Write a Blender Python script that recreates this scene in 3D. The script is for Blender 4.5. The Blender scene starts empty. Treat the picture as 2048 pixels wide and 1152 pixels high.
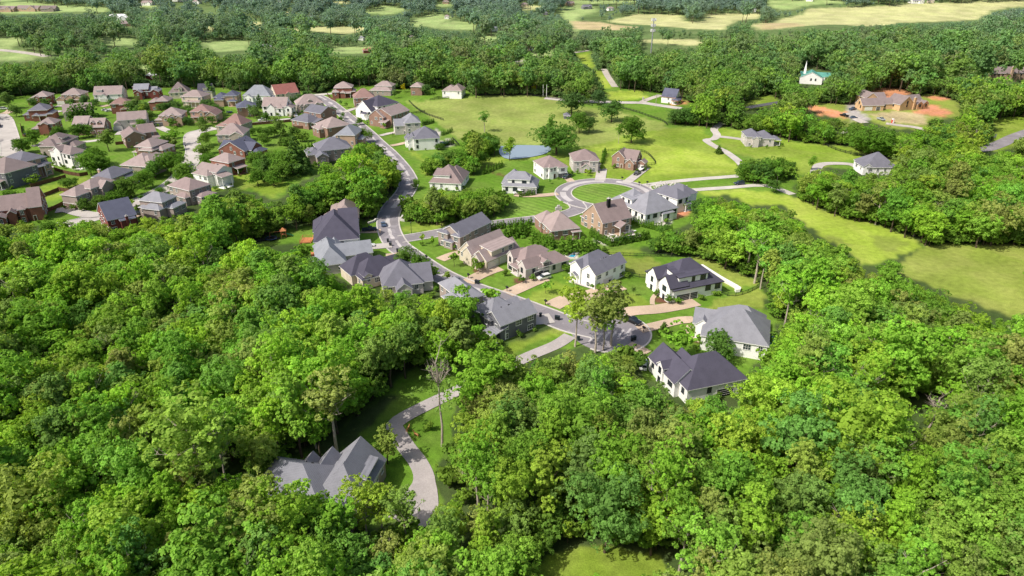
import bpy, bmesh, math, random
import numpy as np
from mathutils import Vector, Matrix
random.seed(7); rng = np.random.default_rng(7)
sc = bpy.context.scene; COL = sc.collection
R = math.radians
# ---------------------------------------------------------------- camera (a drone at 100 m looking down a little)
F, PIT, CH = 1365.0, R(26.2), 100.0
cam = bpy.data.cameras.new('camera'); co = bpy.data.objects.new('camera', cam); COL.objects.link(co)
cam.sensor_width = 36.0; cam.lens = 36.0 * F / 2048.0; cam.clip_end = 20000; cam.clip_start = 1
co.location = (0, 0, CH); co.rotation_euler = (math.pi / 2 - PIT, 0, 0)
sc.camera = co
sc.view_settings.view_transform = 'Standard'; sc.view_settings.look = 'None'; sc.view_settings.exposure = 0
try:
    sc.cycles.max_bounces = 7; sc.cycles.diffuse_bounces = 5; sc.cycles.transmission_bounces = 4; sc.cycles.transparent_max_bounces = 4
except Exception: pass
# ---------------------------------------------------------------- light
SUN_EL, SUN_DIR = R(50), Vector((0.87, 0.49, 0)).normalized()      # the way the light travels over the ground
w = bpy.data.worlds.new('World'); sc.world = w; w.use_nodes = True
nt = w.node_tree; bg = nt.nodes['Background']; sky = nt.nodes.new('ShaderNodeTexSky')
sky.sky_type = 'NISHITA'; sky.sun_disc = False; sky.sun_elevation = SUN_EL
src = -SUN_DIR; sky.sun_rotation = math.atan2(src.x, src.y); sky.air_density = 1.0; sky.dust_density = 4.0; sky.ozone_density = 0.6
nt.links.new(sky.outputs[0], bg.inputs[0]); bg.inputs[1].default_value = 0.15
sl = bpy.data.lights.new('sun', 'SUN'); sl.energy = 5.0; sl.angle = R(0.6); sl.color = (1, 0.955, 0.87)
so = bpy.data.objects.new('sun', sl); COL.objects.link(so)
ldir = SUN_DIR * math.cos(SUN_EL) + Vector((0, 0, -math.sin(SUN_EL)))
so.rotation_euler = ldir.to_track_quat('-Z', 'Y').to_euler(); so.location = (-200, -120, 300)

# ---------------------------------------------------------------- terrain height and survey of points seen in the photograph
HILLS = [(330, 830, 230, 190, 24), (760, 1450, 420, 300, 42), (-520, 1500, 520, 320, 26), (-15, 600, 120, 95, 7),
         (100, 1350, 300, 160, 10), (-620, 860, 170, 130, 14), (240, 470, 120, 60, 4)]
def hgt(x, y):
    z = 0.0 * x
    for a, b, sx, sy, h in HILLS:
        z = z + h * np.exp(-((x - a) / sx) ** 2 - ((y - b) / sy) ** 2)
    k = np.clip((np.sqrt(x * x + y * y) - 330) / 170, 0, 1)
    return z * k * k * (3 - 2 * k)
_T = np.concatenate([np.linspace(60, 700, 640), np.linspace(703, 4500, 900)])
_cp, _sp = math.cos(PIT), math.sin(PIT)
def G(px, py):
    a, b = (px - 1024) / F, (576 - py) / F
    d = np.array([a, _cp + b * _sp, -_sp + b * _cp])
    x, y, z = d[0] * _T, d[1] * _T, CH + d[2] * _T
    u = z - hgt(x, y); i = int(np.argmax(u < 0))
    if i == 0: i = len(_T) - 1
    f = u[i - 1] / (u[i - 1] - u[i]); t = _T[i - 1] + f * (_T[i] - _T[i - 1])
    X, Y = d[0] * t, d[1] * t
    return Vector((X, Y, float(hgt(X, Y))))
def proj(x, y, z):
    z = z - CH; zz = y * _cp - z * _sp; yy = y * _sp + z * _cp
    return 1024 + F * x / zz, 576 - F * yy / zz
def pip(x, y, poly):
    c = np.zeros(x.shape, bool); n = len(poly)
    for i in range(n):
        x0, y0 = poly[i]; x1, y1 = poly[i - 1]
        if y0 == y1: continue
        c ^= ((y0 > y) != (y1 > y)) & (x < (x1 - x0) * (y - y0) / (y1 - y0) + x0)
    return c
# ---------------------------------------------------------------- materials
MAT = {}
def newmat(name):
    m = bpy.data.materials.new(name); m.use_nodes = True; n = m.node_tree
    return m, n, n.nodes['Principled BSDF']
def noisy(name, c, amt=0.2, scale=0.6, rough=0.85, fine=6.0, spec=0.25, coord='Object', bands=0, metal=0):
    """A surface of base colour C broken up by a coarse and a fine noise, so that it never reads as one flat tone."""
    if name in MAT: return MAT[name]
    m, n, p = newmat(name); L = n.links.new
    tc = n.nodes.new('ShaderNodeTexCoord'); g = n.nodes.new('ShaderNodeNewGeometry')
    s = g.outputs['Position'] if coord == 'World' else tc.outputs['Object']
    a = n.nodes.new('ShaderNodeTexNoise'); a.inputs['Scale'].default_value = scale; a.inputs['Detail'].default_value = 5
    b = n.nodes.new('ShaderNodeTexNoise'); b.inputs['Scale'].default_value = fine; b.inputs['Detail'].default_value = 2
    L(s, a.inputs[0]); L(s, b.inputs[0])
    ad = n.nodes.new('ShaderNodeMath'); ad.operation = 'ADD'; L(a.outputs[0], ad.inputs[0]); L(b.outputs[0], ad.inputs[1])
    last = ad.outputs[0]
    if bands:
        wv = n.nodes.new('ShaderNodeTexWave'); wv.bands_direction = 'Z'; wv.inputs['Scale'].default_value = bands; wv.inputs['Distortion'].default_value = 0.6
        L(s, wv.inputs[0]); mm = n.nodes.new('ShaderNodeMath'); mm.operation = 'MULTIPLY_ADD'; L(wv.outputs['Fac'], mm.inputs[0]); mm.inputs[1].default_value = 0.35
        L(last, mm.inputs[2]); last = mm.outputs[0]
    mr = n.nodes.new('ShaderNodeMapRange'); mr.inputs[1].default_value = 0.7; mr.inputs[2].default_value = 1.4
    mr.inputs[3].default_value = 1 - amt; mr.inputs[4].default_value = 1 + amt; L(last, mr.inputs[0])
    oi = n.nodes.new('ShaderNodeObjectInfo'); vr = n.nodes.new('ShaderNodeMapRange')
    vr.inputs[3].default_value = 0.93; vr.inputs[4].default_value = 1.07; L(oi.outputs['Random'], vr.inputs[0])
    mu = n.nodes.new('ShaderNodeMath'); mu.operation = 'MULTIPLY'; L(mr.outputs[0], mu.inputs[0]); L(vr.outputs[0], mu.inputs[1])
    vm = n.nodes.new('ShaderNodeVectorMath'); vm.operation = 'SCALE'; vm.inputs[0].default_value = c[:3]; L(mu.outputs[0], vm.inputs['Scale'])
    L(vm.outputs[0], p.inputs['Base Color']); p.inputs['Roughness'].default_value = rough; p.inputs['Specular IOR Level'].default_value = spec
    p.inputs['Metallic'].default_value = metal
    bu = n.nodes.new('ShaderNodeBump'); bu.inputs['Strength'].default_value = 0.25; bu.inputs['Distance'].default_value = 0.05
    L(b.outputs[0], bu.inputs['Height']); L(bu.outputs[0], p.inputs['Normal'])
    MAT[name] = m; return m
WALLC = dict(red=(0.25, 0.105, 0.075), brick=(0.275, 0.17, 0.13), tan=(0.44, 0.31, 0.22), cream=(0.62, 0.54, 0.42), white=(0.80, 0.79, 0.76),
             grey=(0.17, 0.17, 0.19), stone=(0.40, 0.34, 0.29), taupe=(0.33, 0.27, 0.24), sheath=(0.55, 0.36, 0.2), pale=(0.55, 0.5, 0.47), darkred=(0.2, 0.06, 0.05))
ROOFC = dict(tan=(0.26, 0.205, 0.195), brown=(0.21, 0.16, 0.155), grey=(0.2, 0.2, 0.225), dark=(0.062, 0.058, 0.083), red=(0.25, 0.10, 0.085),
             blue=(0.2, 0.21, 0.235), slate=(0.128, 0.126, 0.152), rose=(0.225, 0.14, 0.125), navy=(0.085, 0.09, 0.13), green=(0.08, 0.24, 0.2), umber=(0.19, 0.15, 0.145))
def wallm(k): return noisy('wall_' + k, WALLC[k], 0.13 if k == 'white' else 0.22, 0.35, 0.9, 9.0)
def roofm(k): return noisy('shingle_' + k, ROOFC[k], 0.20, 0.45, 0.9, 5.5, 0.3, bands=1.6)
WHITE = noisy('white_paint', (0.78, 0.77, 0.74), 0.06, 1, 0.5); BLACK = noisy('black_paint', (0.018, 0.018, 0.02), 0.2, 1, 0.5)
WOOD = noisy('brown_wood', (0.12, 0.06, 0.035), 0.3, 1.5); CEDARW = noisy('orange_wood', (0.42, 0.17, 0.07), 0.25, 1.5)
GREYM = noisy('galvanised_metal', (0.45, 0.46, 0.47), 0.1, 1, 0.45, metal=0.6); POLEM = noisy('weathered_pole', (0.34, 0.29, 0.23), 0.25, 1.2)
BARK = noisy('bark', (0.10, 0.075, 0.05), 0.4, 0.8, 0.95, 5); PALEB = noisy('pale_bark', (0.40, 0.34, 0.28), 0.3, 0.8, 0.9, 5)
STONE = noisy('pale_rock', (0.48, 0.45, 0.42), 0.25, 0.8)
def glassm():
    m, n, p = newmat('window_glass'); p.inputs['Base Color'].default_value = (0.03, 0.04, 0.05, 1); p.inputs['Roughness'].default_value = 0.08
    p.inputs['Specular IOR Level'].default_value = 0.6; return m
GLASS = glassm()
def paint(c):
    k = 'car_paint_%02x%02x%02x' % tuple(int(v * 255) for v in c)
    if k in MAT: return MAT[k]
    m, n, p = newmat(k); p.inputs['Base Color'].default_value = (*c, 1); p.inputs['Roughness'].default_value = 0.3; p.inputs['Metallic'].default_value = 0.2
    p.inputs['Coat Weight'].default_value = 0.6; MAT[k] = m; return m
RUBBER = noisy('tyre_rubber', (0.02, 0.02, 0.02), 0.2, 3)
ASPH = None
# ---------------------------------------------------------------- object helpers
def mesh_obj(name, verts, faces, mats, parent=None, mi=None, smooth=False):
    me = bpy.data.meshes.new(name); me.from_pydata([tuple(v) for v in verts], [], faces)
    for m in (mats if isinstance(mats, (list, tuple)) else [mats]): me.materials.append(m)
    if mi: me.polygons.foreach_set('material_index', mi)
    if smooth: me.polygons.foreach_set('use_smooth', [True] * len(me.polygons))
    o = bpy.data.objects.new(name, me); COL.objects.link(o)
    if parent: o.parent = parent
    return o
def inst(name, me, parent=None, mat4=None):
    o = bpy.data.objects.new(name, me); COL.objects.link(o)
    if parent: o.parent = parent
    if mat4 is not None: o.matrix_local = mat4
    return o
def thing(name, label, cat, loc=(0, 0, 0), rz=0, group=None):
    o = bpy.data.objects.new(name, None); COL.objects.link(o); o.empty_display_size = 0.5
    o.location = loc; o.rotation_euler = (0, 0, rz); o['label'] = label; o['category'] = cat
    if group: o['group'] = group
    return o
def tag(o, label, cat, group=None):
    o['label'] = label; o['category'] = cat
    if group: o['group'] = group
    return o
class MB:
    """Collects boxes, prisms and tubes into one mesh with a material index per face."""
    def __init__(s): s.v = []; s.f = []; s.m = []
    def add(s, vs, fs, m=0):
        b = len(s.v); s.v += [tuple(v) for v in vs]; s.f += [tuple(i + b for i in f) for f in fs]; s.m += [m] * len(fs)
    def box(s, x0, x1, y0, y1, z0, z1, m=0):
        s.add([(x0, y0, z0), (x1, y0, z0), (x1, y1, z0), (x0, y1, z0), (x0, y0, z1), (x1, y0, z1), (x1, y1, z1), (x0, y1, z1)],
              [(0, 3, 2, 1), (4, 5, 6, 7), (0, 1, 5, 4), (1, 2, 6, 5), (2, 3, 7, 6), (3, 0, 4, 7)], m)
    def tube(s, a, b, r0, r1, n=6, m=0):
        a = Vector(a); b = Vector(b); d = (b - a).normalized(); u = d.orthogonal().normalized(); w_ = d.cross(u)
        vs = [a + (u * math.cos(t) + w_ * math.sin(t)) * r0 for t in [2 * math.pi * i / n for i in range(n)]]
        vs += [b + (u * math.cos(t) + w_ * math.sin(t)) * r1 for t in [2 * math.pi * i / n for i in range(n)]]
        s.add(vs, [(i, (i + 1) % n, n + (i + 1) % n, n + i) for i in range(n)] + [tuple(range(n - 1, -1, -1)), tuple(range(n, 2 * n))], m)
    def ext(s, pts, y0, y1, m=0):
        """Polygon PTS in x,z extruded from y0 to y1."""
        n = len(pts); s.add([(x, y0, z) for x, z in pts] + [(x, y1, z) for x, z in pts],
              [tuple(range(n)), tuple(range(2 * n - 1, n - 1, -1))] + [(i, n + i, n + (i + 1) % n, (i + 1) % n) for i in range(n)], m)
    def build(s, name, mats, parent=None, smooth=False): return mesh_obj(name, s.v, s.f, mats, parent, s.m, smooth)
    def mesh(s, name, mats):
        me = bpy.data.meshes.new(name); me.from_pydata(s.v, [], s.f)
        for m in mats: me.materials.append(m)
        me.polygons.foreach_set('material_index', s.m); return me
# ---------------------------------------------------------------- ground: one sheet out past the horizon, land cover painted per vertex
CN = {  # land covers: colour, strength of the mowing stripes
 'lawn': ((0.098, 0.195, 0.018), 0.22), 'meadow': ((0.245, 0.335, 0.038), 0.0), 'mid': ((0.17, 0.255, 0.026), 0.15), 'hay': ((0.40, 0.41, 0.18), 0.0),
 'field': ((0.25, 0.34, 0.12), 0.0), 'tanfield': ((0.40, 0.34, 0.17), 0.0), 'dirt': ((0.50, 0.235, 0.105), 0.0), 'gravel': ((0.34, 0.31, 0.29), 0.0),
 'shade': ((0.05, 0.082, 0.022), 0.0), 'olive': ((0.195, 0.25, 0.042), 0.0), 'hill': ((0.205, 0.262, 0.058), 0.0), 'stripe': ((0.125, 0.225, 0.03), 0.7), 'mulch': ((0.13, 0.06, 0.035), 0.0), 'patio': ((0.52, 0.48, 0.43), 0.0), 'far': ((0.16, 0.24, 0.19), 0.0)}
NAREA = {  # open ground as it shows in the photograph (source pixels, turned into ground points below)
 'Na': [(-60,215),(0,195),(60,188),(110,186),(180,182),(255,176),(335,174),(400,174),(425,172),(480,182),(550,178),(602,180),(640,192),(668,215),(700,250),(725,280),(700,305),(650,325),(640,345),(605,362),(580,376),(560,396),(545,402),(505,382),(470,374),(425,384),(400,404),(345,428),(290,441),(222,465),(180,440),(120,440),(95,452),(0,460),(-60,465)],
 'Nb': [(640,192),(662,175),(710,170),(745,170),(790,178),(815,175),(850,180),(880,175),(925,176),(950,190),(1000,190),(1100,190),(1145,205),(1180,205),(1240,205),(1300,214),(1340,222),(1338,246),(1400,250),(1440,252),(1500,262),(1560,274),(1600,284),(1690,292),(1740,312),(1800,320),(1800,332),(1760,345),(1720,345),(1640,330),(1612,352),(1592,375),(1585,396),(1640,418),(1700,440),(1760,450),(1810,468),(1845,482),(1845,492),(1800,510),(1760,530),(1725,532),(1692,502),(1640,470),(1600,440),(1560,408),(1530,403),(1500,412),(1460,390),(1420,392),(1398,410),(1388,440),(1370,448),(1330,470),(1300,490),(1280,500),(1310,510),(1390,513),(1430,522),(1465,540),(1512,558),(1532,582),(1532,620),(1565,640),(1545,660),(1537,700),(1532,724),(1497,735),(1495,788),(1430,798),(1350,778),(1290,757),(1280,738),(1290,705),(1250,697),(1180,692),(1130,645),(1070,655),(1000,690),(960,668),(955,640),(950,597),(930,573),(905,567),(868,577),(835,577),(800,567),(740,571),(700,566),(660,543),(632,520),(600,488),(540,492),(500,514),(420,522),(345,530),(440,510),(510,480),(560,464),(650,446),(660,428),(690,416),(716,425),(720,452),(748,440),(768,410),(785,385),(803,365),(808,352),(800,335),(768,312),(757,290),(722,275)],
 'lawnA': [(640,908),(700,832),(760,792),(830,732),(882,742),(920,722),(1000,692),(1050,680),(1130,645),(1145,662),(1190,692),(1100,700),(1010,737),(960,762),(915,777),(908,800),(906,890),(872,925),(870,970),(885,1005),(855,1045),(800,1042),(760,1050),(700,1062),(640,1000),(590,985),(540,962),(560,925),(610,905)],
 'bottom': [(1040,1160),(1092,1110),(1170,1088),(1240,1098),(1322,1110),(1335,1160)],
 'right2': [(1848,490),(1900,488),(2060,490),(2060,640),(1990,622),(1950,606),(1900,590),(1860,570),(1803,548),(1803,530)],
 'constr': [(1602,212),(1640,205),(1700,208),(1730,190),(1748,180),(1770,175),(1808,178),(1830,192),(1852,185),(1880,190),(1920,205),(1922,232),(1870,238),(1852,262),(1780,256),(1735,240),(1700,246),(1692,268),(1680,262),(1690,245),(1640,226)],
 'roadR': [(1985,236),(2060,228),(2060,285),(1990,302),(1938,304),(1945,296),(1985,285)],
 'lane': [(1145,105),(1180,98),(1192,140),(1205,140),(1232,175),(1290,180),(1365,196),(1382,205),(1400,206),(1395,215),(1340,222),(1240,205),(1205,182),(1185,140),(1160,125)],
 'church': [(1478,206),(1540,186),(1562,204),(1500,222)],
 'f1': [(0,4),(60,4),(130,12),(215,14),(215,23),(130,24),(50,27),(0,27)], 'f2': [(250,11),(300,9),(332,14),(300,17)], 'f3': [(-40,74),(40,71),(42,84),(16,100),(50,102),(100,112),(55,121),(-40,121)],
 'f4': [(195,74),(268,74),(272,90),(215,90)], 'f5': [(385,37),(442,36),(440,40),(390,40)], 'f6': [(398,52),(425,52),(424,62),(408,62)], 'f7': [(498,44),(522,44),(520,60),(500,58)],
 'f8': [(550,59),(600,53),(740,52),(748,59),(690,68),(620,62),(560,63)], 'f9': [(730,25),(768,10),(800,16),(832,18),(780,28),(735,28)], 'f10': [(818,46),(850,30),(880,28),(905,36),(882,50),(900,42),(955,46),(950,60),(880,58),(850,52),(820,54)],
 'f11': [(948,74),(1000,70),(1002,80),(965,84)], 'f12': [(1118,96),(1148,70),(1150,56),(1120,28),(1135,8),(1175,10),(1200,22),(1160,32),(1150,48),(1160,60),(1130,98)], 'f13': [(1140,42),(1200,44),(1280,54),(1255,60),(1150,58)],
 'f14': [(1215,42),(1270,28),(1362,29),(1370,43),(1410,42),(1412,28),(1520,26),(1520,36),(1470,42),(1450,60),(1380,58),(1300,50),(1230,46)], 'f15': [(1275,80),(1390,78),(1408,88),(1372,91),(1290,85)],
 'f16': [(1500,52),(1560,38),(1600,30),(1618,17),(1700,14),(1900,5),(2040,1),(2060,0),(2060,10),(1985,20),(1962,38),(1880,43),(1800,45),(1640,50),(1560,58),(1520,60)], 'f17': [(1530,10),(1620,8),(1602,16),(1560,20)],
 'f18': [(1040,10),(1090,12),(1085,18),(1045,20)], 'f19': [(560,25),(580,22),(585,28),(562,30)], 'f20': [(640,95),(745,92),(745,106),(650,108)], 'f21': [(1030,110),(1052,118),(1050,128),(1030,128)], 'f22': [(1060,100),(1105,100),(1100,112),(1062,112)],
 'f25': [(1130,0),(1300,0),(1260,6),(1150,8)], 'f26': [(1530,0),(1640,-2),(1700,6),(1540,12)], 'f27': [(-20,-2),(60,-2),(20,3),(-20,3)], 'f28': [(640,3),(700,2),(700,7),(650,8)], 'f29': [(868,8),(905,6),(902,13),(872,14)], 'f30': [(1000,51),(1060,47),(1050,56),(1005,58)], 'f23': [(275,131),(300,131),(300,138),(275,138)], 'f24': [(400,82),(500,80),(492,100),(430,104)]}
COVER = [('Na','lawn'),('Nb','lawn'),('lawnA','lawn'),('bottom','mid'),('right2','olive'),('constr','olive'),('roadR','mid'),('lane','lawn'),('church','mid')] + \
        [(k, c) for k, c in dict(f1='field',f2='field',f3='field',f4='field',f5='hay',f6='hay',f7='hay',f8='hay',f9='field',f10='field',f11='field',f12='field',f13='tanfield',f14='hay',f15='hay',f16='hay',f17='field',f18='hay',f19='tanfield',f20='field',f21='field',f22='field',f23='field',f24='field',f25='field',f26='field',f27='field',f28='hay',f29='field',f30='field').items()]
EXTRA = [  # finer covers laid over the open ground
 ('hill', [(815,203),(860,202),(950,192),(1020,190),(1110,192),(1150,212),(1235,222),(1330,246),(1335,258),(1280,268),(1180,292),(1085,290),(1000,290),(930,285),(890,262),(860,235)]),
 ('mid', [(1180,292),(1290,262),(1400,252),(1420,275),(1430,292),(1480,330),(1475,350),(1300,372),(1180,352),(1100,318),(1010,322),(960,340),(930,330),(1000,310),(1085,312)]),
 ('meadow', [(1290,285),(1380,300),(1440,310),(1478,335),(1470,348),(1390,345),(1300,352),(1285,320)]), ('meadow', [(1180,296),(1240,286),(1330,262),(1300,275),(1240,296),(1195,302)]),
 ('meadow', [(1400,385),(1480,376),(1585,392),(1640,418),(1760,450),(1845,482),(1840,494),(1795,512),(1725,532),(1692,502),(1640,470),(1600,440),(1560,408),(1500,412),(1460,390),(1420,392)]),
 ('mid', [(1440,255),(1500,262),(1600,285),(1690,292),(1800,322),(1790,334),(1700,318),(1620,345),(1560,350),(1520,320),(1450,300),(1435,280)]),
 ('olive', [(1740,470),(1800,475),(1820,490),(1780,505),(1745,490)]), ('olive', [(1650,470),(1690,480),(1700,495),(1660,480)]),
 ('mid', [(805,465),(880,458),(900,450),(830,446),(800,452)]), ('olive', [(840,447),(892,450),(880,442),(835,441)]),
 ('stripe', [(960,436),(1060,393),(1112,392),(1140,405),(1158,418),(1120,426),(1030,438)]), ('mid', [(868,330),(900,352),(850,352),(838,320),(812,303),(830,300)]),
 ('olive', [(1240,512),(1310,517),(1320,535),(1290,553),(1250,545),(1245,525)]), ('olive', [(1390,515),(1432,522),(1510,560),(1512,568),(1470,582),(1395,528)]), ('olive', [(1430,600),(1520,575),(1532,600),(1530,620),(1500,618),(1400,625)]),
 ('mid', [(1040,602),(1105,560),(1140,570),(1160,590),(1105,610),(1065,610)]), ('mid', [(1125,600),(1180,595),(1260,585),(1330,620),(1240,632),(1150,625)]), ('mid', [(1200,500),(1280,500),(1270,512),(1180,510)]),
 ('mid', [(1000,700),(1075,665),(1130,650),(1140,665),(1060,690),(1010,715)]), ('olive', [(1080,665),(1120,650),(1130,660),(1090,672)]),
 ('mid', [(380,355),(430,330),(540,345),(580,372),(550,395),(505,380),(470,372),(425,382)]), ('mid', [(90,372),(180,350),(180,360),(120,400),(30,400)]),
 ('dirt', [(1700,200),(1735,190),(1750,178),(1770,175),(1808,178),(1815,195),(1780,200),(1740,205)]), ('dirt', [(1604,212),(1625,210),(1660,218),(1700,226),(1690,236),(1640,230)]), ('dirt', [(1840,192),(1875,192),(1910,198),(1880,202)]), ('dirt', [(1845,216),(1870,208),(1905,228),(1880,234),(1826,226)]), ('dirt', [(1690,208),(1735,186),(1752,176),(1812,176),(1828,190),(1800,186),(1745,198),(1712,212)]),
 ('gravel', [(1690,205),(1725,205),(1722,222),(1740,240),(1705,243),(1695,225)]), ('tanfield', [(1740,228),(1800,222),(1850,230),(1852,248),(1800,246),(1760,240)]), ('dirt', [(1340,203),(1360,198),(1382,206),(1345,211)]),
 ('meadow', [(1150,110),(1178,105),(1188,138),(1172,135)]), ('meadow', [(1188,142),(1205,142),(1226,174),(1205,178)]), ('meadow', [(1215,184),(1285,180),(1295,195),(1250,203),(1220,200)]),
 ('tanfield', [(1515,52),(1570,36),(1560,42),(1530,56)]), ('patio', [(1190,482),(1203,470),(1262,458),(1294,472),(1235,486),(1215,489)]), ('patio', [(1115,511),(1158,506),(1160,516),(1118,520)]),
 ('patio', [(134,339),(150,336),(176,326),(180,333),(160,342)]), ('patio', [(858,262),(875,258),(882,268),(868,275)]), ('patio', [(882,285),(896,278),(904,290),(886,294)]), ('patio', [(1300,449),(1345,438),(1350,446),(1312,452)]),
 ('mulch', [(1310,600),(1325,580),(1345,606),(1335,612)]), ('mulch', [(1362,672),(1385,660),(1392,680),(1425,684),(1420,690),(1380,686)]), ('mulch', [(955,530),(975,548),(985,553),(965,552),(950,540)]), ('mulch', [(1020,556),(1060,562),(1060,570),(1030,564)]),
 ('mulch', [(880,483),(900,478),(925,502),(905,500)]), ('dirt', [(1320,429),(1375,420),(1385,425),(1350,436)]), ('mulch', [(990,345),(1010,346),(1005,352),(988,351)]),
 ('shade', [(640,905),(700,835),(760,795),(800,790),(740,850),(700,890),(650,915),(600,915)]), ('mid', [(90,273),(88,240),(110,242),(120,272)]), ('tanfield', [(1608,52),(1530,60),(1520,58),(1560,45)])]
NG = {k: [G(*p) for p in v] for k, v in NAREA.items()}
def build_ground():
    ang = np.linspace(R(-64), R(64), 1180)
    r = np.concatenate([60 * np.exp(0.0049 * np.arange(720)), 60 * math.exp(0.0049 * 719) * np.exp(0.05 * np.arange(1, 38))])
    rr, aa = np.meshgrid(r, ang, indexing='ij'); x = (rr * np.sin(aa)).ravel(); y = (rr * np.cos(aa)).ravel(); z = hgt(x, y)
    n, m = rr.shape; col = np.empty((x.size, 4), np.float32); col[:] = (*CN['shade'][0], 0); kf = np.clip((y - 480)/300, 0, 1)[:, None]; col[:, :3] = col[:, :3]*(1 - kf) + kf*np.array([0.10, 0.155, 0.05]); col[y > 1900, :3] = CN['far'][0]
    inside = np.zeros(x.size, bool)
    def put(poly, c, grow):
        px = [p.x for p in poly]; py = [p.y for p in poly]
        s = np.nonzero((x > min(px) - 3) & (x < max(px) + 3) & (y > min(py) - 3) & (y < max(py) + 3))[0]
        if not len(s): return
        d = np.hypot(x[s], y[s]); j = 0.004 * d                                   # a ragged edge
        jx = x[s] + j * np.sin(x[s] * 0.9 + 2.1 * np.sin(y[s] * 0.35)); jy = y[s] + j * np.sin(y[s] * 0.7 + 1.7 * np.sin(x[s] * 0.4))
        k = s[pip(jx, jy, [(p.x, p.y) for p in poly])]; col[k] = (*c[0], c[1])
    for k, c in COVER: put(NG[k], CN[c], 0)
    for c, poly in EXTRA: put([G(*p) for p in poly], CN[c], 0)
    # soften the joints between covers
    c4 = col.reshape(n, m, 4)
    for _ in range(2): c4[1:-1, 1:-1] = 0.4 * c4[1:-1, 1:-1] + 0.15 * (c4[:-2, 1:-1] + c4[2:, 1:-1] + c4[1:-1, :-2] + c4[1:-1, 2:])
    me = bpy.data.meshes.new('ground'); me.vertices.add(x.size)
    me.vertices.foreach_set('co', np.stack([x, y, z], 1).astype(np.float32).ravel())
    i = (np.arange(n - 1)[:, None] * m + np.arange(m - 1)[None]).ravel(); q = np.stack([i, i + m, i + m + 1, i + 1], 1)[:, ::-1]
    me.loops.add(q.size); me.polygons.add(len(q)); me.loops.foreach_set('vertex_index', q.astype(np.int32).ravel())
    me.polygons.foreach_set('loop_start', np.arange(0, q.size, 4, dtype=np.int32)); me.update(calc_edges=True)
    me.polygons.foreach_set('use_smooth', np.ones(len(q), bool))
    at = me.color_attributes.new('cover', 'FLOAT_COLOR', 'POINT'); at.data.foreach_set('color', c4.reshape(-1, 4).ravel())
    M, nn, p = newmat('ground_cover'); L = nn.links.new
    va = nn.nodes.new('ShaderNodeVertexColor'); va.layer_name = 'cover'; g = nn.nodes.new('ShaderNodeNewGeometry')
    def noise(s, d=4, rot=None, dist=0.0):
        t = nn.nodes.new('ShaderNodeTexNoise'); t.inputs['Scale'].default_value = s; t.inputs['Detail'].default_value = d; t.inputs['Distortion'].default_value = dist
        L(g.outputs['Position'], t.inputs[0]); return t.outputs[0]
    def rng_(v, a, b, c, d):
        t = nn.nodes.new('ShaderNodeMapRange'); L(v, t.inputs[0])
        for i_, q_ in zip((1, 2, 3, 4), (a, b, c, d)): t.inputs[i_].default_value = q_
        return t.outputs[0]
    def mul(a, b):
        t = nn.nodes.new('ShaderNodeMath'); t.operation = 'MULTIPLY'; L(a, t.inputs[0]); L(b, t.inputs[1]); return t.outputs[0]
    v = mul(mul(rng_(noise(0.035, 5), 0.35, 0.65, 0.82, 1.16), rng_(noise(0.5, 4), 0.3, 0.7, 0.82, 1.16)), rng_(noise(3.5, 2), 0.3, 0.7, 0.8, 1.2))
    wv = nn.nodes.new('ShaderNodeTexWave'); wv.inputs['Scale'].default_value = 0.10; wv.inputs['Distortion'].default_value = 0.25; wv.inputs['Detail'].default_value = 1
    mp = nn.nodes.new('ShaderNodeMapping'); mp.inputs['Rotation'].default_value = (0, 0, R(-48)); L(g.outputs['Position'], mp.inputs[0]); L(mp.outputs[0], wv.inputs[0])
    st = nn.nodes.new('ShaderNodeMath'); st.operation = 'MULTIPLY_ADD'; w2 = rng_(wv.outputs['Fac'], 0.35, 0.65, -0.16, 0.16); L(w2, st.inputs[0]); L(va.outputs['Alpha'], st.inputs[1]); st.inputs[2].default_value = 1.0
    v = mul(v, st.outputs[0])
    mx = nn.nodes.new('ShaderNodeMix'); mx.data_type = 'RGBA'; L(rng_(noise(0.06, 6, dist=0.8), 0.38, 0.68, 0, 0.75), mx.inputs[0]); L(va.outputs[0], mx.inputs[6])
    hs = nn.nodes.new('ShaderNodeHueSaturation'); hs.inputs['Hue'].default_value = 0.475; hs.inputs['Saturation'].default_value = 0.9; hs.inputs['Value'].default_value = 1.12; L(va.outputs[0], hs.inputs['Color']); L(hs.outputs[0], mx.inputs[7])
    sv = nn.nodes.new('ShaderNodeVectorMath'); sv.operation = 'SCALE'; L(mx.outputs[2], sv.inputs[0]); L(v, sv.inputs['Scale'])
    L(sv.outputs[0], p.inputs['Base Color']); p.inputs['Roughness'].default_value = 0.95; p.inputs['Specular IOR Level'].default_value = 0.1
    bu = nn.nodes.new('ShaderNodeBump'); bu.inputs['Strength'].default_value = 0.5; bu.inputs['Distance'].default_value = 0.15; L(noise(2.2, 3), bu.inputs['Height']); L(bu.outputs[0], p.inputs['Normal'])
    me.materials.append(M); o = bpy.data.objects.new('ground', me); COL.objects.link(o); o['kind'] = 'structure'
build_ground()
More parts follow.
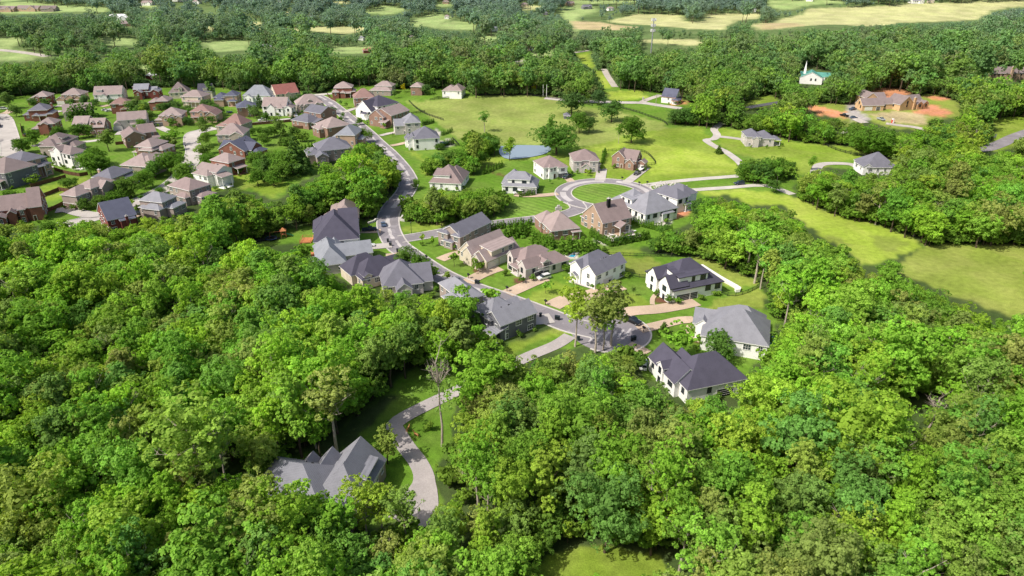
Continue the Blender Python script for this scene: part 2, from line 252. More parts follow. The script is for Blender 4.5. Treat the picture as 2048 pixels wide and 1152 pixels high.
# ---------------------------------------------------------------- roads, drives and paths as sheets draped over the ground
def spline(pts, step=1.6):
    P = [Vector((p.x, p.y)) for p in pts]; out = []
    Q = [2 * P[0] - P[1]] + P + [2 * P[-1] - P[-2]]
    for i in range(1, len(Q) - 2):
        a, b, c, d = Q[i - 1:i + 3]; k = max(2, int((c - b).length / step))
        for j in range(k):
            t = j / k; out.append(0.5 * (2 * b + (c - a) * t + (2 * a - 5 * b + 4 * c - d) * t * t + (3 * b - a - 3 * c + d) * t ** 3))
    return out + [P[-1]]
def road_mat(name, c, patchy=0.0):
    m, n, p = newmat(name); L = n.links.new; g = n.nodes.new('ShaderNodeNewGeometry')
    def nz(s, d, dist=0): 
        t = n.nodes.new('ShaderNodeTexNoise'); t.inputs['Scale'].default_value = s; t.inputs['Detail'].default_value = d; t.inputs['Distortion'].default_value = dist; L(g.outputs['Position'], t.inputs[0]); return t.outputs[0]
    def mr(v, *q):
        t = n.nodes.new('ShaderNodeMapRange'); L(v, t.inputs[0])
        for i, x_ in zip((1, 2, 3, 4), q): t.inputs[i].default_value = x_
        return t.outputs[0]
    a = n.nodes.new('ShaderNodeMath'); a.operation = 'MULTIPLY'; L(mr(nz(0.12, 5), 0.3, 0.7, 0.86, 1.14), a.inputs[0]); L(mr(nz(4, 3), 0.3, 0.7, 0.88, 1.12), a.inputs[1])
    b = n.nodes.new('ShaderNodeMath'); b.operation = 'MULTIPLY'; L(a.outputs[0], b.inputs[0]); L(mr(nz(0.22, 4, 0.4), 0.58, 0.62, 1.0, 1.0 + patchy), b.inputs[1])
    s = n.nodes.new('ShaderNodeVectorMath'); s.operation = 'SCALE'; s.inputs[0].default_value = c; L(b.outputs[0], s.inputs['Scale']); L(s.outputs[0], p.inputs['Base Color'])
    p.inputs['Roughness'].default_value = 0.92; p.inputs['Specular IOR Level'].default_value = 0.2; return m
ASPH = road_mat('asphalt', (0.218, 0.2, 0.213), 0.2); WORN = road_mat('worn_asphalt', (0.42, 0.39, 0.385), 0.1); CONC = road_mat('concrete', (0.42, 0.385, 0.355), 0.1)
AGG = road_mat('exposed_aggregate', (0.45, 0.345, 0.255), 0.1); OLDC = road_mat('weathered_concrete', (0.36, 0.325, 0.315), 0.12); OLDA = road_mat('weathered_brown_concrete', (0.36, 0.305, 0.28), 0.15); GRAV = road_mat('gravel', (0.40, 0.36, 0.32), 0.2); KERB = road_mat('kerb_concrete', (0.47, 0.44, 0.41)); DARKA = road_mat('fresh_asphalt', (0.09, 0.09, 0.1)); DRY = road_mat('pale_lane', (0.45, 0.42, 0.38), 0.1)
def strip(name, pts, off0, off1, mat, lift, h=0.0, rag=0.0, wide=None):
    V, Fc = [], []; n = len(pts)
    for i, p in enumerate(pts):
        d = (pts[min(i + 1, n - 1)] - pts[max(i - 1, 0)]).normalized(); nr = Vector((-d.y, d.x))
        for o in (off0, off1):
            q = p + nr * (o * (1 if wide is None else float(np.interp(i/(n - 1), *wide))) + (random.uniform(-rag, rag) if rag else 0)); z = float(hgt(q.x, q.y)) + lift
            V.append((q.x, q.y, z))
            if h: V.append((q.x, q.y, z - h))
    k = 4 if h else 2
    for i in range(n - 1):
        a, b = i * k, (i + 1) * k
        if h: Fc += [(a, b, b + 2, a + 2), (a, a + 1, b + 1, b), (a + 2, b + 2, b + 3, a + 3)]
        else: Fc.append((a, b, b + 1, a + 1))
    o = mesh_obj(name, V, Fc, mat); o['kind'] = 'structure'; return o
LIFT = [0.05]; ROADPTS = []
def road(name, px, w_, mat, kerb=False, patch=False, wide=None):
    pts = spline([G(*p) if isinstance(p, tuple) else p for p in px]); LIFT[0] += 0.004
    strip(name, pts, -w_ / 2, w_ / 2, mat, LIFT[0], wide=wide); ROADPTS.extend((p.x, p.y, w_ / 2) for p in pts)
    if kerb:
        for s in (-1, 1): strip('kerb', pts, s * w_ / 2, s * (w_ / 2 + 0.55), KERB, LIFT[0] + 0.12, 0.3)
    if patch:
        i = 4
        while i < len(pts) - 12:
            k = random.randint(6, 16); o_ = random.uniform(-0.3, 1.0); ww = random.uniform(0.5, 1.3)
            strip('road_patch', pts[i:i + k], o_ - ww, o_ + ww, WORN, LIFT[0] + 0.004 + 0.0003 * (i % 5), 0, 0.25); i += k + random.randint(0, 5)
    return pts
main = road('road', [(630,190),(655,203),(675,218),(700,238),(730,262),(755,286),(776,305),(797,328),(812,350),(817,368),(808,388),(790,408),(779,426),(776,446),(780,466),(794,490),(814,506),(838,523),(872,545),(905,562),(950,580),(1000,597),(1050,615),(1100,634),(1145,651),(1200,664)], 8.4, ASPH, True, True)
def disc(name, c, r0, r1, mat, lift, h=0.0, n=72, a0=0, a1=2 * math.pi):
    pts = [Vector((c.x + math.cos(a0 + (a1 - a0) * i / n), c.y + math.sin(a0 + (a1 - a0) * i / n))) for i in range(n + 1)]
    V, Fc = [], []
    for p in pts:
        d = Vector((p.x - c.x, p.y - c.y))
        for r in (r0, r1):
            q = Vector((c.x, c.y)) + d * r; z = float(hgt(q.x, q.y)) + lift; V.append((q.x, q.y, z))
            if h: V.append((q.x, q.y, z - h))
    k = 4 if h else 2
    for i in range(n):
        a, b = i * k, (i + 1) * k
        if h: Fc += [(a, b, b + 2, a + 2), (a, a + 1, b + 1, b), (a + 2, b + 2, b + 3, a + 3)]
        else: Fc.append((a, b, b + 1, a + 1))
    o = mesh_obj(name, V, Fc, mat); o['kind'] = 'structure'; return o
cul = G(1221, 664); disc('turning_circle_road', cul, 0.02, 11.5, ASPH, 0.085); disc('kerb', cul, 11.5, 12.0, KERB, 0.2, 0.3, a0=-2.2, a1=1.9)
for k in range(6):
    a = k * 0.5 - 0.4; strip('road_patch', [Vector((cul.x - 7 + k * 2.2 + t * 0.45, cul.y - 6 + k * 0.7 + t * 0.9)) for t in range(6)], -0.35, 0.35, WORN, 0.095 + k * 0.0005, 0, 0.12)
road('side_road', [(800,479),(850,471),(900,462),(960,452),(1020,444),(1080,437),(1130,429),(1156,418),(1150,405)], 6.6, ASPH, True, False)
isl = G(1212, 388); RI, RO = 16.2, 23.2
disc('ring_road', isl, RI, RO, ASPH, 0.115); disc('kerb', isl, RI - 0.5, RI, KERB, 0.24, 0.3); disc('kerb', isl, RO, RO + 0.55, KERB, 0.235, 0.3, a0=R(-150), a1=R(205))
for a0, a1, r0, r1 in ((0.1, 1.2, 18.5, 21.3), (1.5, 2.9, 18, 20.8), (3.0, 3.7, 18.4, 21.2), (5.2, 5.9, 18.2, 20.6)): disc('road_patch', isl, r0, r1, WORN, 0.121, 0, 30, a0, a1)
o = disc('island_lawn', isl, 0.02, RI - 0.5, road_mat('x', (1, 1, 1)), 0.10)
_m = bpy.data.materials['ground_cover'].copy(); _m.name = 'island_grass'; _n = _m.node_tree
for nd in [x_ for x_ in _n.nodes if x_.type == 'VERTEX_COLOR']:
    rgb = _n.nodes.new('ShaderNodeRGB'); rgb.outputs[0].default_value = (*CN['stripe'][0], 1); vl = _n.nodes.new('ShaderNodeValue'); vl.outputs[0].default_value = 0.7
    for l in list(_n.links):
        if l.from_node == nd: _n.links.new(vl.outputs[0] if l.from_socket.name == 'Alpha' else rgb.outputs[0], l.to_socket)
o.data.materials[0] = _m
road('street', [(-8,228),(6,238),(13,256),(19,280),(23,303),(14,328),(-25,345)], 9.5, CONC, True)
road('street', [(432,256),(404,262),(386,268),(383,284),(388,300),(384,318),(370,341),(350,362),(322,381),(275,403),(225,421),(180,438),(120,452)], 8.0, CONC, True)
road('lane', [(478,250),(512,246),(560,240),(600,236),(628,231)], 5.2, DRY); road('lane', [(150,285),(175,283),(200,280)], 5, DRY); road('lane', [(612,191),(640,189),(664,187)], 6, DRY)
road('lane', [(1289,371),(1340,364),(1400,358),(1440,355),(1476,352)], 4.4, DRY); road('lane', [(1302,386),(1340,384),(1400,379),(1460,375),(1510,371),(1545,374),(1585,389)], 4.2, DRY)
road('lane', [(1446,246),(1436,252),(1428,259),(1434,270),(1427,278),(1413,280),(1420,287),(1436,296),(1452,304),(1474,320),(1488,334)], 4.6, CONC); road('lane', [(1434,273),(1456,275),(1486,279)], 4.6, CONC)
road('highway', [(1090,196),(1130,200),(1180,203),(1240,205),(1285,206),(1320,211),(1362,217)], 7.2, CONC); road('driveway', [(1282,205),(1298,198),(1322,190)], 5, GRAV)
road('highway', [(2075,258),(2030,274),(2000,288),(1970,298),(1930,301)], 8, ASPH); road('track', [(1208,138),(1215,152),(1230,174)], 5.5, GRAV); road('lane', [(1143,106),(1165,103),(1182,100)], 7, GRAV)
road('driveway', [(1694,226),(1704,232),(1716,240),(1730,246)], 6, GRAV); road('track', [(1772,247),(1800,251),(1826,254),(1852,260)], 5, GRAV); road('lane', [(1690,268),(1698,262),(1702,255)], 5, GRAV)
road('driveway', [(1630,352),(1632,340),(1640,330),(1665,327),(1702,329),(1722,338)], 5, CONC); road('lane', [(1494,216),(1520,211),(1545,207),(1570,203)], 7, DARKA)
road('lane', [(-30,98),(20,102),(60,107),(95,113)], 9, GRAV); road('lane', [(1028,124),(1045,122),(1064,118)], 5, GRAV)
road('driveway', [(1140,672),(1112,690),(1060,712),(1010,736),(950,764),(912,783),(862,807),(815,831),(789,850),(796,868),(812,894),(834,922),(846,946),(848,966),(842,992),(832,1018),(815,1046)], 4.1, OLDC, wide=((0, .83, .88, .94, 1), (1, 1, 1.15, 2.0, 2.1)))
for pts, w_ in (([(722,463),(742,463),(762,462)], 4), ([(880,520),(905,510),(940,501)], 4.6), ([(935,566),(950,556),(966,548),(984,541),(1000,536)], 5.2), ([(1014,588),(1046,574),(1071,563),(1090,556)], 5.4), ([(1104,613),(1128,601),(1174,591),(1211,581),(1242,572)], 6.2), ([(772,512),(792,510),(806,507)], 3.6),
                ([(1222,632),(1262,623),(1312,619),(1350,613),(1392,604)], 5.6), ([(1305,610),(1305,598),(1316,584)], 1.5), ([(1278,660),(1300,655),(1330,648),(1361,641),(1388,640)], 4.2), ([(1379,652),(1375,666),(1388,680),(1412,686)], 1.6), ([(1256,690),(1272,697),(1294,708)], 4),
                ([(1142,364),(1138,359),(1128,354)], 4), ([(1116,388),(1086,391),(1050,392),(1030,390)], 4.2), ([(782,292),(798,289),(814,285)], 4), ([(262,430),(280,430),(296,434)], 5), ([(8,228),(18,224),(24,219)], 6), ([(194,274),(210,270)], 7), ([(206,211),(215,213)], 6), ([(583,234),(590,228)], 5)):
    road('driveway', pts, w_, AGG)
for pts, w_ in (([(722,496),(748,494),(784,491)], 5), ([(1200,362),(1202,350),(1204,338)], 5.2), ([(1252,366),(1266,356),(1276,348),(1292,336)], 4.6), ([(1066,641),(1082,640),(1104,637)], 6), ([(688,225),(712,217),(736,215)], 4.4), ([(710,233),(724,229),(740,227)], 2.5), ([(744,248),(760,244),(776,241)], 3), ([(760,272),(776,268),(792,265)], 4),
                ([(112,422),(137,420),(162,427),(187,431),(204,428)], 6.5), ([(352,268),(330,260),(318,254)], 5), ([(238,270),(246,262),(252,256)], 5), ([(64,293),(80,290)], 4), ([(110,225),(124,222)], 5), ([(212,219),(222,222)], 7), ([(118,214),(124,211)], 6), ([(1186,578),(1150,566),(1140,562)], 1.5), ([(64,310),(92,314)], 3.5), ([(90,320),(95,330),(106,336)], 1.6)):
    road('driveway', pts, w_, CONC)
# pond
pp = [G(*q) for q in [(1000,293),(1040,291),(1085,292),(1100,294),(1102,300),(1088,309),(1055,316),(1018,319),(1003,313),(998,303)]]
pz = float(np.mean([q.z for q in pp]))
wm, n_, p_ = newmat('pond_water'); p_.inputs['Base Color'].default_value = (0.25, 0.31, 0.36, 1); p_.inputs['Roughness'].default_value = 0.12; p_.inputs['Specular IOR Level'].default_value = 0.8
b_ = n_.nodes.new('ShaderNodeBump'); t_ = n_.nodes.new('ShaderNodeTexNoise'); t_.inputs['Scale'].default_value = 0.8; b_.inputs['Strength'].default_value = 0.15; n_.links.new(t_.outputs[0], b_.inputs['Height']); n_.links.new(b_.outputs[0], p_.inputs['Normal'])
sp_ = spline(pp + [pp[0]], 3); cc = sum((q for q in sp_), Vector((0, 0))) / len(sp_)
o = mesh_obj('pond_water', [(cc.x, cc.y, pz + 0.3)] + [(q.x, q.y, pz + 0.3) for q in sp_], [(0, i, i + 1) for i in range(1, len(sp_))], wm); o['kind'] = 'structure'
# ---------------------------------------------------------------- houses
def win_mesh(w_, h, frame, n=2):
    m = MB(); d = 0.06; t = 0.09
    m.box(-w_/2, w_/2, -0.02, d, -h/2, h/2, 1)
    m.box(-w_/2 - t, w_/2 + t, -0.02, d + 0.05, h/2, h/2 + t + 0.05, 0); m.box(-w_/2 - t - 0.06, w_/2 + t + 0.06, -0.02, d + 0.1, -h/2 - t - 0.03, -h/2, 0)
    for s in (-1, 1): m.box(s*(w_/2 + t/2) - t/2, s*(w_/2 + t/2) + t/2, -0.02, d + 0.045, -h/2, h/2, 0)
    for i in range(1, n): x = -w_/2 + w_*i/n; m.box(x - 0.035, x + 0.035, d, d + 0.03, -h/2, h/2, 0)
    m.box(-w_/2, w_/2, d, d + 0.026, -0.03, 0.03, 0); return m.mesh('window', [frame, GLASS])
WM = {(k, f): win_mesh(k, 1.55, WHITE if f == 'w' else BLACK, 2 if k < 1.4 else 3) for k in (1.05, 1.9) for f in 'wb'}
def garage_mesh(w_, mat):
    m = MB(); h = 2.3; m.box(-w_/2, w_/2, -0.02, 0.05, 0, h, 1)
    for i in range(1, 4): m.box(-w_/2, w_/2, 0.05, 0.065, h*i/4 - 0.03, h*i/4 + 0.03, 0)
    for s in (-1, 1): m.box(s*(w_/2 + 0.08) - 0.08, s*(w_/2 + 0.08) + 0.08, -0.02, 0.09, 0, h, 0)
    m.box(-w_/2 - 0.16, w_/2 + 0.16, -0.02, 0.1, h, h + 0.16, 0); return m.mesh('garage_door_or_black_panel', [WHITE, mat])
GAR = {c: {s: garage_mesh(s, m_) for s in (2.7, 4.9)} for c, m_ in dict(w=noisy('pale_garage', (0.66, 0.62, 0.56), 0.06), b=noisy('brown_garage', (0.16, 0.08, 0.06), 0.1), d=noisy('dark_garage', (0.05, 0.05, 0.055), 0.1), o=BLACK).items()}  # o: black panel painted for the shade inside an open bay
_dm = MB(); _dm.box(-0.5, 0.5, -0.02, 0.06, 0, 2.1, 1); _dm.box(-0.62, 0.62, -0.02, 0.1, 2.1, 2.25, 0)
for s in (-1, 1): _dm.box(s*0.56 - 0.06, s*0.56 + 0.06, -0.02, 0.095, 0, 2.1, 0)
DOORM = _dm.mesh('door', [WHITE, WOOD])
SUBD = [True]; SIGHT = []
FOOT = []           # house footprints: trees keep off them
SIDES = {'S': (0, -1), 'N': (0, 1), 'W': (-1, 0), 'E': (1, 0)}
def roof_z(wg, u, v):
    u0, u1, v0, v1, h, t, pt = wg[:7]
    if not (u0 < u < u1 and v0 < v < v1): return -1
    du, dv = min(u - u0, u1 - u), min(v - v0, v1 - v)
    return h + pt * (min(du, dv) if t[0] == 'h' else dv if t == 'gu' else du if t == 'gv' else 0.5)
def house(label, p0, p1, D, wall, roof, wings, cat='house', name='house', pitch=0.66, frame='w', gar=(), doors=(), chim=(), win=True, skip=0.38, trim=None, group='houses of the subdivision', extra=None, Lm=None):
    a, b = (p if isinstance(p, Vector) else G(*p) for p in (p0, p1)); u = Vector((b.x - a.x, b.y - a.y)); L_ = u.length; u.normalize(); v = Vector((-u.y, u.x))
    if Lm: L_ = Lm
    if isinstance(D, tuple): q = G(*D); D = max(abs((Vector((q.x, q.y)) - Vector((a.x, a.y))).dot(v)), 7.0)
    c = Vector((a.x, a.y)) + u*L_/2 + v*D/2; rz = math.atan2(u.y, u.x); z0 = float(hgt(c.x, c.y))
    t = thing(name, label, cat, (c.x, c.y, z0), rz, group)
    W = [(w_[0]*L_ - L_/2, w_[1]*L_ - L_/2, w_[2]*D - D/2, w_[3]*D - D/2, w_[4] + 0.013*i, w_[5], (w_[6] if len(w_) > 6 and w_[6] else pitch), (w_[7] if len(w_) > 7 else '')) for i, w_ in enumerate(wings)]
    if group == 'houses of the subdivision' and SUBD[0]: W = [(*w_[:4], w_[4]*1.16, w_[5], w_[6]*(.88 if w_[5][0] != 's' else 1), w_[7]) for w_ in W]
    wm_, rm, tr = wallm(wall), roofm(roof), (WHITE if trim is None else trim)
    mw, mr = MB(), MB(); op = []
    for i, (u0, u1, v0, v1, h, ty, pt, fl) in enumerate(W):
        e = 0.017*i; u0 += e; u1 -= e; v0 += e; v1 -= e; o = 0.4 - 0.012*i; cu, cv = (u0 + u1)/2, (v0 + v1)/2; A, B = (u1 - u0)/2, (v1 - v0)/2
        FOOT.append((c.x + (u*cu + v*cv).x, c.y + (u*cu + v*cv).y, u.x, u.y, A + 1.2, B + 1.2))
        if 'o' in fl:
            for x in np.linspace(u0 + 0.25, u1 - 0.25, max(2, int(2*A/3.2) + 1)):
                for y in ((v0 + 0.25,) if 2*B < 5 else (v0 + 0.25, v1 - 0.25)): op.append((x, y, h))
            mw.box(u0, u1, v0, v1, -0.4, 0.12 + 0.006*i, 0)
        else:
            k = len(mw.v); zb = -0.6 - 0.01*i
            vs = [(u0, v0, zb), (u1, v0, zb), (u1, v1, zb), (u0, v1, zb), (u0, v0, h), (u1, v0, h), (u1, v1, h), (u0, v1, h)]
            fs = [(0, 1, 5, 4), (1, 2, 6, 5), (2, 3, 7, 6), (3, 0, 4, 7)]
            if ty == 'gv': vs += [(cu, v0, h + A*pt), (cu, v1, h + A*pt)]; fs[0] = (0, 1, 5, 8, 4); fs[2] = (2, 3, 7, 9, 6)
            if ty == 'gu': vs += [(u0, cv, h + B*pt), (u1, cv, h + B*pt)]; fs[1] = (1, 2, 6, 9, 5); fs[3] = (3, 0, 4, 8, 7)
            if ty[0] == 's':
                g_ = pt if pt < 0.5 else 0.28
                for n_, (x, y, z) in enumerate(vs[4:]):
                    up = {'S': y > cv, 'N': y < cv, 'W': x > cu, 'E': x < cu}[ty[1]]
                    if up: vs[4 + n_] = (x, y, z + g_*(2*B if ty[1] in 'SN' else 2*A))
            mw.add(vs, fs, 0)
        a_, b_ = A + o, B + o; zt = h + 0.16; ze = h - 0.08
        def P(x, y, z): return (cu + x, cv + y, z)
        if ty[0] == 'h':
            r = max(0.0, abs(a_ - b_)); hh = zt + min(a_, b_)*pt; rx, ry = (r, 0) if a_ >= b_ else (0, r)
            vs = [P(-a_, -b_, ze), P(a_, -b_, ze), P(a_, b_, ze), P(-a_, b_, ze), P(-a_, -b_, zt), P(a_, -b_, zt), P(a_, b_, zt), P(-a_, b_, zt), P(-rx, -ry, hh), P(rx, ry, hh)]
            mr.add(vs, [(3, 2, 1, 0), (0, 1, 5, 4), (1, 2, 6, 5), (2, 3, 7, 6), (3, 0, 4, 7)], 1)
            mr.add(vs, [(4, 5, 9, 8), (5, 6, 9), (6, 7, 8, 9), (7, 4, 8)] if a_ >= b_ else [(4, 5, 8), (5, 6, 9, 8), (6, 7, 9), (7, 4, 8, 9)], 0)
        elif ty[0] == 'g':
            s = (b_ if ty == 'gu' else a_); l = (a_ if ty == 'gu' else b_) - 0.15; hh = h + (s - o)*pt; th = 0.2
            prof = [(-s, h - o*pt), (0, hh), (s, h - o*pt), (s, h - o*pt + th), (0, hh + th*1.25), (-s, h - o*pt + th)]
            pts = [(P(l_, x, z) if ty == 'gu' else P(x, l_, z)) for l_ in (-l, l) for x, z in prof]
            mr.add(pts, [(0, 1, 4, 5), (1, 2, 3, 4), (11, 10, 7, 6), (10, 9, 8, 7), (0, 6, 7, 1), (1, 7, 8, 2), (0, 5, 11, 6), (2, 8, 9, 3)], 1)
            mr.add(pts, [(5, 4, 10, 11), (4, 3, 9, 10)], 0)
        else:
            g_ = pt if pt < 0.5 else 0.28
            def Z(x, y): return h + 0.02 + g_*{'S': y + B, 'N': B - y, 'W': x + A, 'E': A - x}[ty[1]]
            cs = [(-a_, -b_), (a_, -b_), (a_, b_), (-a_, b_)]; vs = [P(x, y, Z(x, y)) for x, y in cs] + [P(x, y, Z(x, y) + 0.2) for x, y in cs]
            mr.add(vs, [(3, 2, 1, 0), (0, 1, 5, 4), (1, 2, 6, 5), (2, 3, 7, 6), (3, 0, 4, 7)], 1); mr.add(vs, [(4, 5, 6, 7)], 0)
    mw.build('wall', [wm_], t); ro = mr.build('roof', [rm, tr], t)
    for x, y, h in op:
        m = MB(); m.box(x - 0.13, x + 0.13, y - 0.13, y + 0.13, 0.1, h - 0.05); m.build('porch_post', [tr], t)
    for cu, cv, cw, ch_ in chim:
        m = MB(); x, y = (cu - 0.5)*L_, (cv - 0.5)*D; m.box(x - cw/2, x + cw/2, y - cw*0.4, y + cw*0.4, -0.5, ch_); m.box(x - cw/2 - 0.1, x + cw/2 + 0.1, y - cw*0.4 - 0.1, y + cw*0.4 + 0.1, ch_, ch_ + 0.18, 1)
        m.box(x - 0.2, x + 0.2, y - 0.2, y + 0.2, ch_ + 0.18, ch_ + 0.6, 1)
        m.build('chimney', [BLACK if roof == 'brown' and wall == 'tan' and cat == 'house' and 'pool' in label else wm_, STONE], ro)
    if group != 'far buildings' and math.hypot(c.x, c.y) < 420:
        u0, u1, v0, v1, h, ty, pt, fl = W[0]
        for k in range(3):
            m = MB(); x, y = u0 + (u1 - u0)*random.uniform(.3, .7), v0 + (v1 - v0)*random.uniform(.62, .8); z = roof_z(W[0], x, y) + .3
            if k: m.tube((x, y, z - .3), (x, y, z + .55), .09, .09, 6)
            else: m.box(x - .22, x + .22, y - .22, y + .22, z - .2, z + .3)
            m.build('roof_vent', [BLACK if k != 1 else GREYM], ro)
    used = []
    def wallpt(sd, f, wg):
        u0, u1, v0, v1 = wg[:4]; n = SIDES[sd]
        return ((u0 + (u1 - u0)*f, v0 if sd == 'S' else v1) if n[0] == 0 else (u0 if sd == 'W' else u1, v0 + (v1 - v0)*f)), n
    def place(nm, me, sd, xy, z):
        n = SIDES[sd]; ang = {'N': 0, 'S': math.pi, 'E': -math.pi/2, 'W': math.pi/2}[sd]
        return inst(nm, me, t, Matrix.Translation((xy[0], xy[1], z)) @ Matrix.Rotation(ang, 4, 'Z'))
    for wi, sd, f, size, c_ in gar:
        xy, n = wallpt(sd, f, W[wi]); place('garage_door_or_black_panel', GAR[c_][size], sd, xy, 0.1); used.append((sd, wi, xy, size/2 + 0.9))
    for wi, sd, f in doors:
        xy, n = wallpt(sd, f, W[wi]); place('door', DOORM, sd, xy, 0.15); used.append((sd, wi, xy, 1.2))
    if math.hypot(c.x, c.y) < 330: skip = min(skip, .14)
    if win:
        for wi, wg in enumerate(W):
            if 'o' in wg[7] or 'x' in wg[7]: continue
            for sd, n in SIDES.items():
                wn = u*n[0] + v*n[1]
                if wn.dot(-Vector((c.x, c.y)).normalized()) < -0.3: continue
                ln = (wg[1] - wg[0]) if n[0] == 0 else (wg[3] - wg[2]); top = wg[4]
                if wg[5][0] == 's':
                    if sd == {'S': 'N', 'N': 'S', 'W': 'E', 'E': 'W'}[wg[5][1]]: continue
                k = max(1, int(ln/3.4)); zs = [top - 1.25 - 2.95*i for i in range(4) if top - 1.25 - 2.95*i > 1.0] or [top - 1.0]
                if wg[5] in ('gu', 'gv') and ((wg[5] == 'gu') == (n[0] != 0)) and ln*wg[6]/2 > 3.4: zs = [top + 0.9] + zs
                for z in zs:
                    for j in range(k):
                        f = (j + 0.5)/k
                        if z > top and j != k//2: continue
                        if z > top: f = 0.5
                        xy, _ = wallpt(sd, f, wg); ox, oy = xy[0] + n[0]*0.15, xy[1] + n[1]*0.15
                        if any(w2 is not wg and roof_z(w2, ox, oy) > z - 1.0 for w2 in W): continue
                        if any(sd == s2 and w2 == wi and z < 3.2 and math.hypot(xy[0] - x2[0], xy[1] - x2[1]) < r2 + 0.4 for s2, w2, x2, r2 in used): continue
                        if random.random() < skip: continue
                        inset = 0.017*wi
                        place('window', WM[(1.9 if random.random() < 0.3 and ln/k > 2.9 else 1.05, frame)], sd, (xy[0] - n[0]*inset, xy[1] - n[1]*inset), z)
    if extra: extra(t, L_, D)
    if group == 'far buildings' or 'far right' in label: SIGHT.append((t, L_, D, max(q[4] for q in W) + 1.2))
    return t
def hip(h=5.8): return [(0, 1, 0, 1, h, 'h')]
def near_gable(u0, u1, h=5.4, d=0.14): return (u0, u1, -d, 0.45, h, 'gv')
def porch(u0, u1, d=0.2, h=2.9, side='S'): return (u0, u1, -d, 0.03, h, 's' + side, 0.22, 'o')
def low(u0, u1, v0=-0.16, v1=0.3, h=3.1): return (u0, u1, v0, v1, h, 'h')
def dormer(u, w_=0.09, h=6.9, v0=0.1, v1=0.42): return (u - w_/2, u + w_/2, v0, v1, h, 'gv', 0.9)
HS = house
def near(o, ang, L_):
    """Near wall of a house from its near right corner, the direction of the wall and its length."""
    d = Vector((math.cos(R(ang)), math.sin(R(ang)), 0)); b = Vector((o[0], o[1], 0)); return b - d*L_, b
# --- the left-hand subdivision, row by row from the far side
HS('tan-roofed red brick house behind two round trees, first of the back row', (56,211), (99,210), 11, 'red', 'tan', [(0.35,1,0,1,5.2,'h'), (0,0.45,0.1,0.9,3.2,'h'), near_gable(.42,.66,5.0)])
HS('tan-roofed brick house with its own gabled garage end beside the white solar-like dormer house', (117,209), (166,208), 12, 'tan', 'tan', [(0.22,1,0,1,5.8,'h'), (0,.3,-.1,.6,3.4,'gv'), near_gable(.45,.68,5.0), near_gable(.78,1.0,4.6), (.6,.95,-.2,.02,2.9,'sS',.22,'o')], gar=[(1,'S',.5,4.9,'w')])
HS('white house with long tan gable roof and one white box dormer at the wood edge', (190,203), (246,201), 13, 'white', 'tan', [(0,1,0,1,4.2,'gu',.85), (.1,.3,.12,.5,6.6,'sS',.12), (.28,.5,-.25,.3,3.6,'gv',.7)], gar=[(2,'S',.5,4.9,'w')], chim=[(.98,.5,1.0,9)])
HS('maroon-roofed red brick house next to a white-car driveway', (225,228), (263,226), 11, 'red', 'rose', [(0,1,0,1,5.6,'h'), (.5,.8,-.12,.4,5.2,'h'), (.55,1,-.25,.0,2.9,'h')], chim=[(.2,.6,.9,8.6)])
HS('dark grey-roofed red brick house with a rear porch on the corner of the wide street', (49,243), (109,240), 13, 'red', 'slate', [(.22,.85,0,1,5.8,'h'), (0,.3,.1,.8,3.4,'h'), (.8,1.0,-.05,.8,3.6,'h'), (.36,.58,-.16,.2,3.2,'h'), (.55,.82,-.18,.03,3.0,'sS',.22,'o')], chim=[(.86,.75,1.0,9.2)])
HS('long tan gable-roofed cream house standing behind the row of seven arborvitae', (131,242), (189,237), 12, 'cream', 'tan', [(0,1,0,1,4.6,'gu',.8), (.0,.22,-.14,.4,4.4,'gv'), near_gable(.5,.66,4.4)])
HS('brown-roofed red brick house with one tall brick gable beside a fenced trampoline yard', (66,271), (114,269), 11, 'red', 'tan', [(.3,1,.05,1,5.6,'h'), (0,.4,.1,.8,3.2,'h'), (.48,.76,-.12,.5,5.6,'gv')])
HS('brick house with two small dark dormers above a pair of brown garage doors', (147,270), (213,268), 12, 'brick', 'tan', [(0.05,.5,0,1,5.6,'gu'), (.48,1,-.08,.8,4.0,'gu',.9), (.6,.7,.0,.4,6.0,'gv',.9), (.8,.9,.0,.4,6.0,'gv',.9), near_gable(.22,.42,5.2)], gar=[(1,'S',.3,2.7,'b'), (1,'S',.72,2.7,'b')])
HS('sprawling brown-roofed stone house directly behind the white house with the dark deck', (86,309), (150,309), 15, 'stone', 'umber', [(0,.7,0,1,5.4,'h'), (.1,.6,-.25,.4,4.6,'h'), (.65,1,.2,.8,3.2,'h'), (.5,.62,.2,.6,7.0,'gv')], chim=[(.1,.5,.9,8)])
HS('bright white house with brown roof and a dark timber deck on its end', (107,329), (149,338), (168,327), 'white', 'umber', [(0,1,0,1,6.4,'h'), (.26,.56,-.06,.5,7.4,'gv',.7), (1.0,1.25,.05,.95,5.0,'sE',.15,'o'), (.0,.2,.1,.6,6.0,'gv')], frame='b', pitch=.7)
HS('tall tan brick house with slate hip roof and raised rear deck above an open lawn', (15,353), (52,361), (91,345), 'tan', 'slate', [(0,1,0,1,7.6,'h',.55), (1.0,1.22,.3,.7,4.8,'sE',.2,'o'), (.98,1.15,.7,1.0,5.0,'h')])
HS('grey-sided house cut by the frame beside the tall tan brick house', (-32,371), (20,379), 16, 'grey', 'umber', [(0,1,0,1,6.6,'h'), (.4,.9,-.15,.2,3.2,'sS',.2,'o')])
HS('red brick house with two front gables and brown roof below a walled green yard', (2,449), (92,437), 12, 'red', 'brown', [(0,.86,0,1,5.0,'gu',.8), (.72,1,-.1,1.05,5.2,'gu',1.0), (.24,.42,-.3,.5,4.2,'gv',1.0), (.0,.2,-.45,.3,3.4,'gv'), (.46,.62,-.12,.3,4.6,'h')], doors=[(1,'S',.25)])
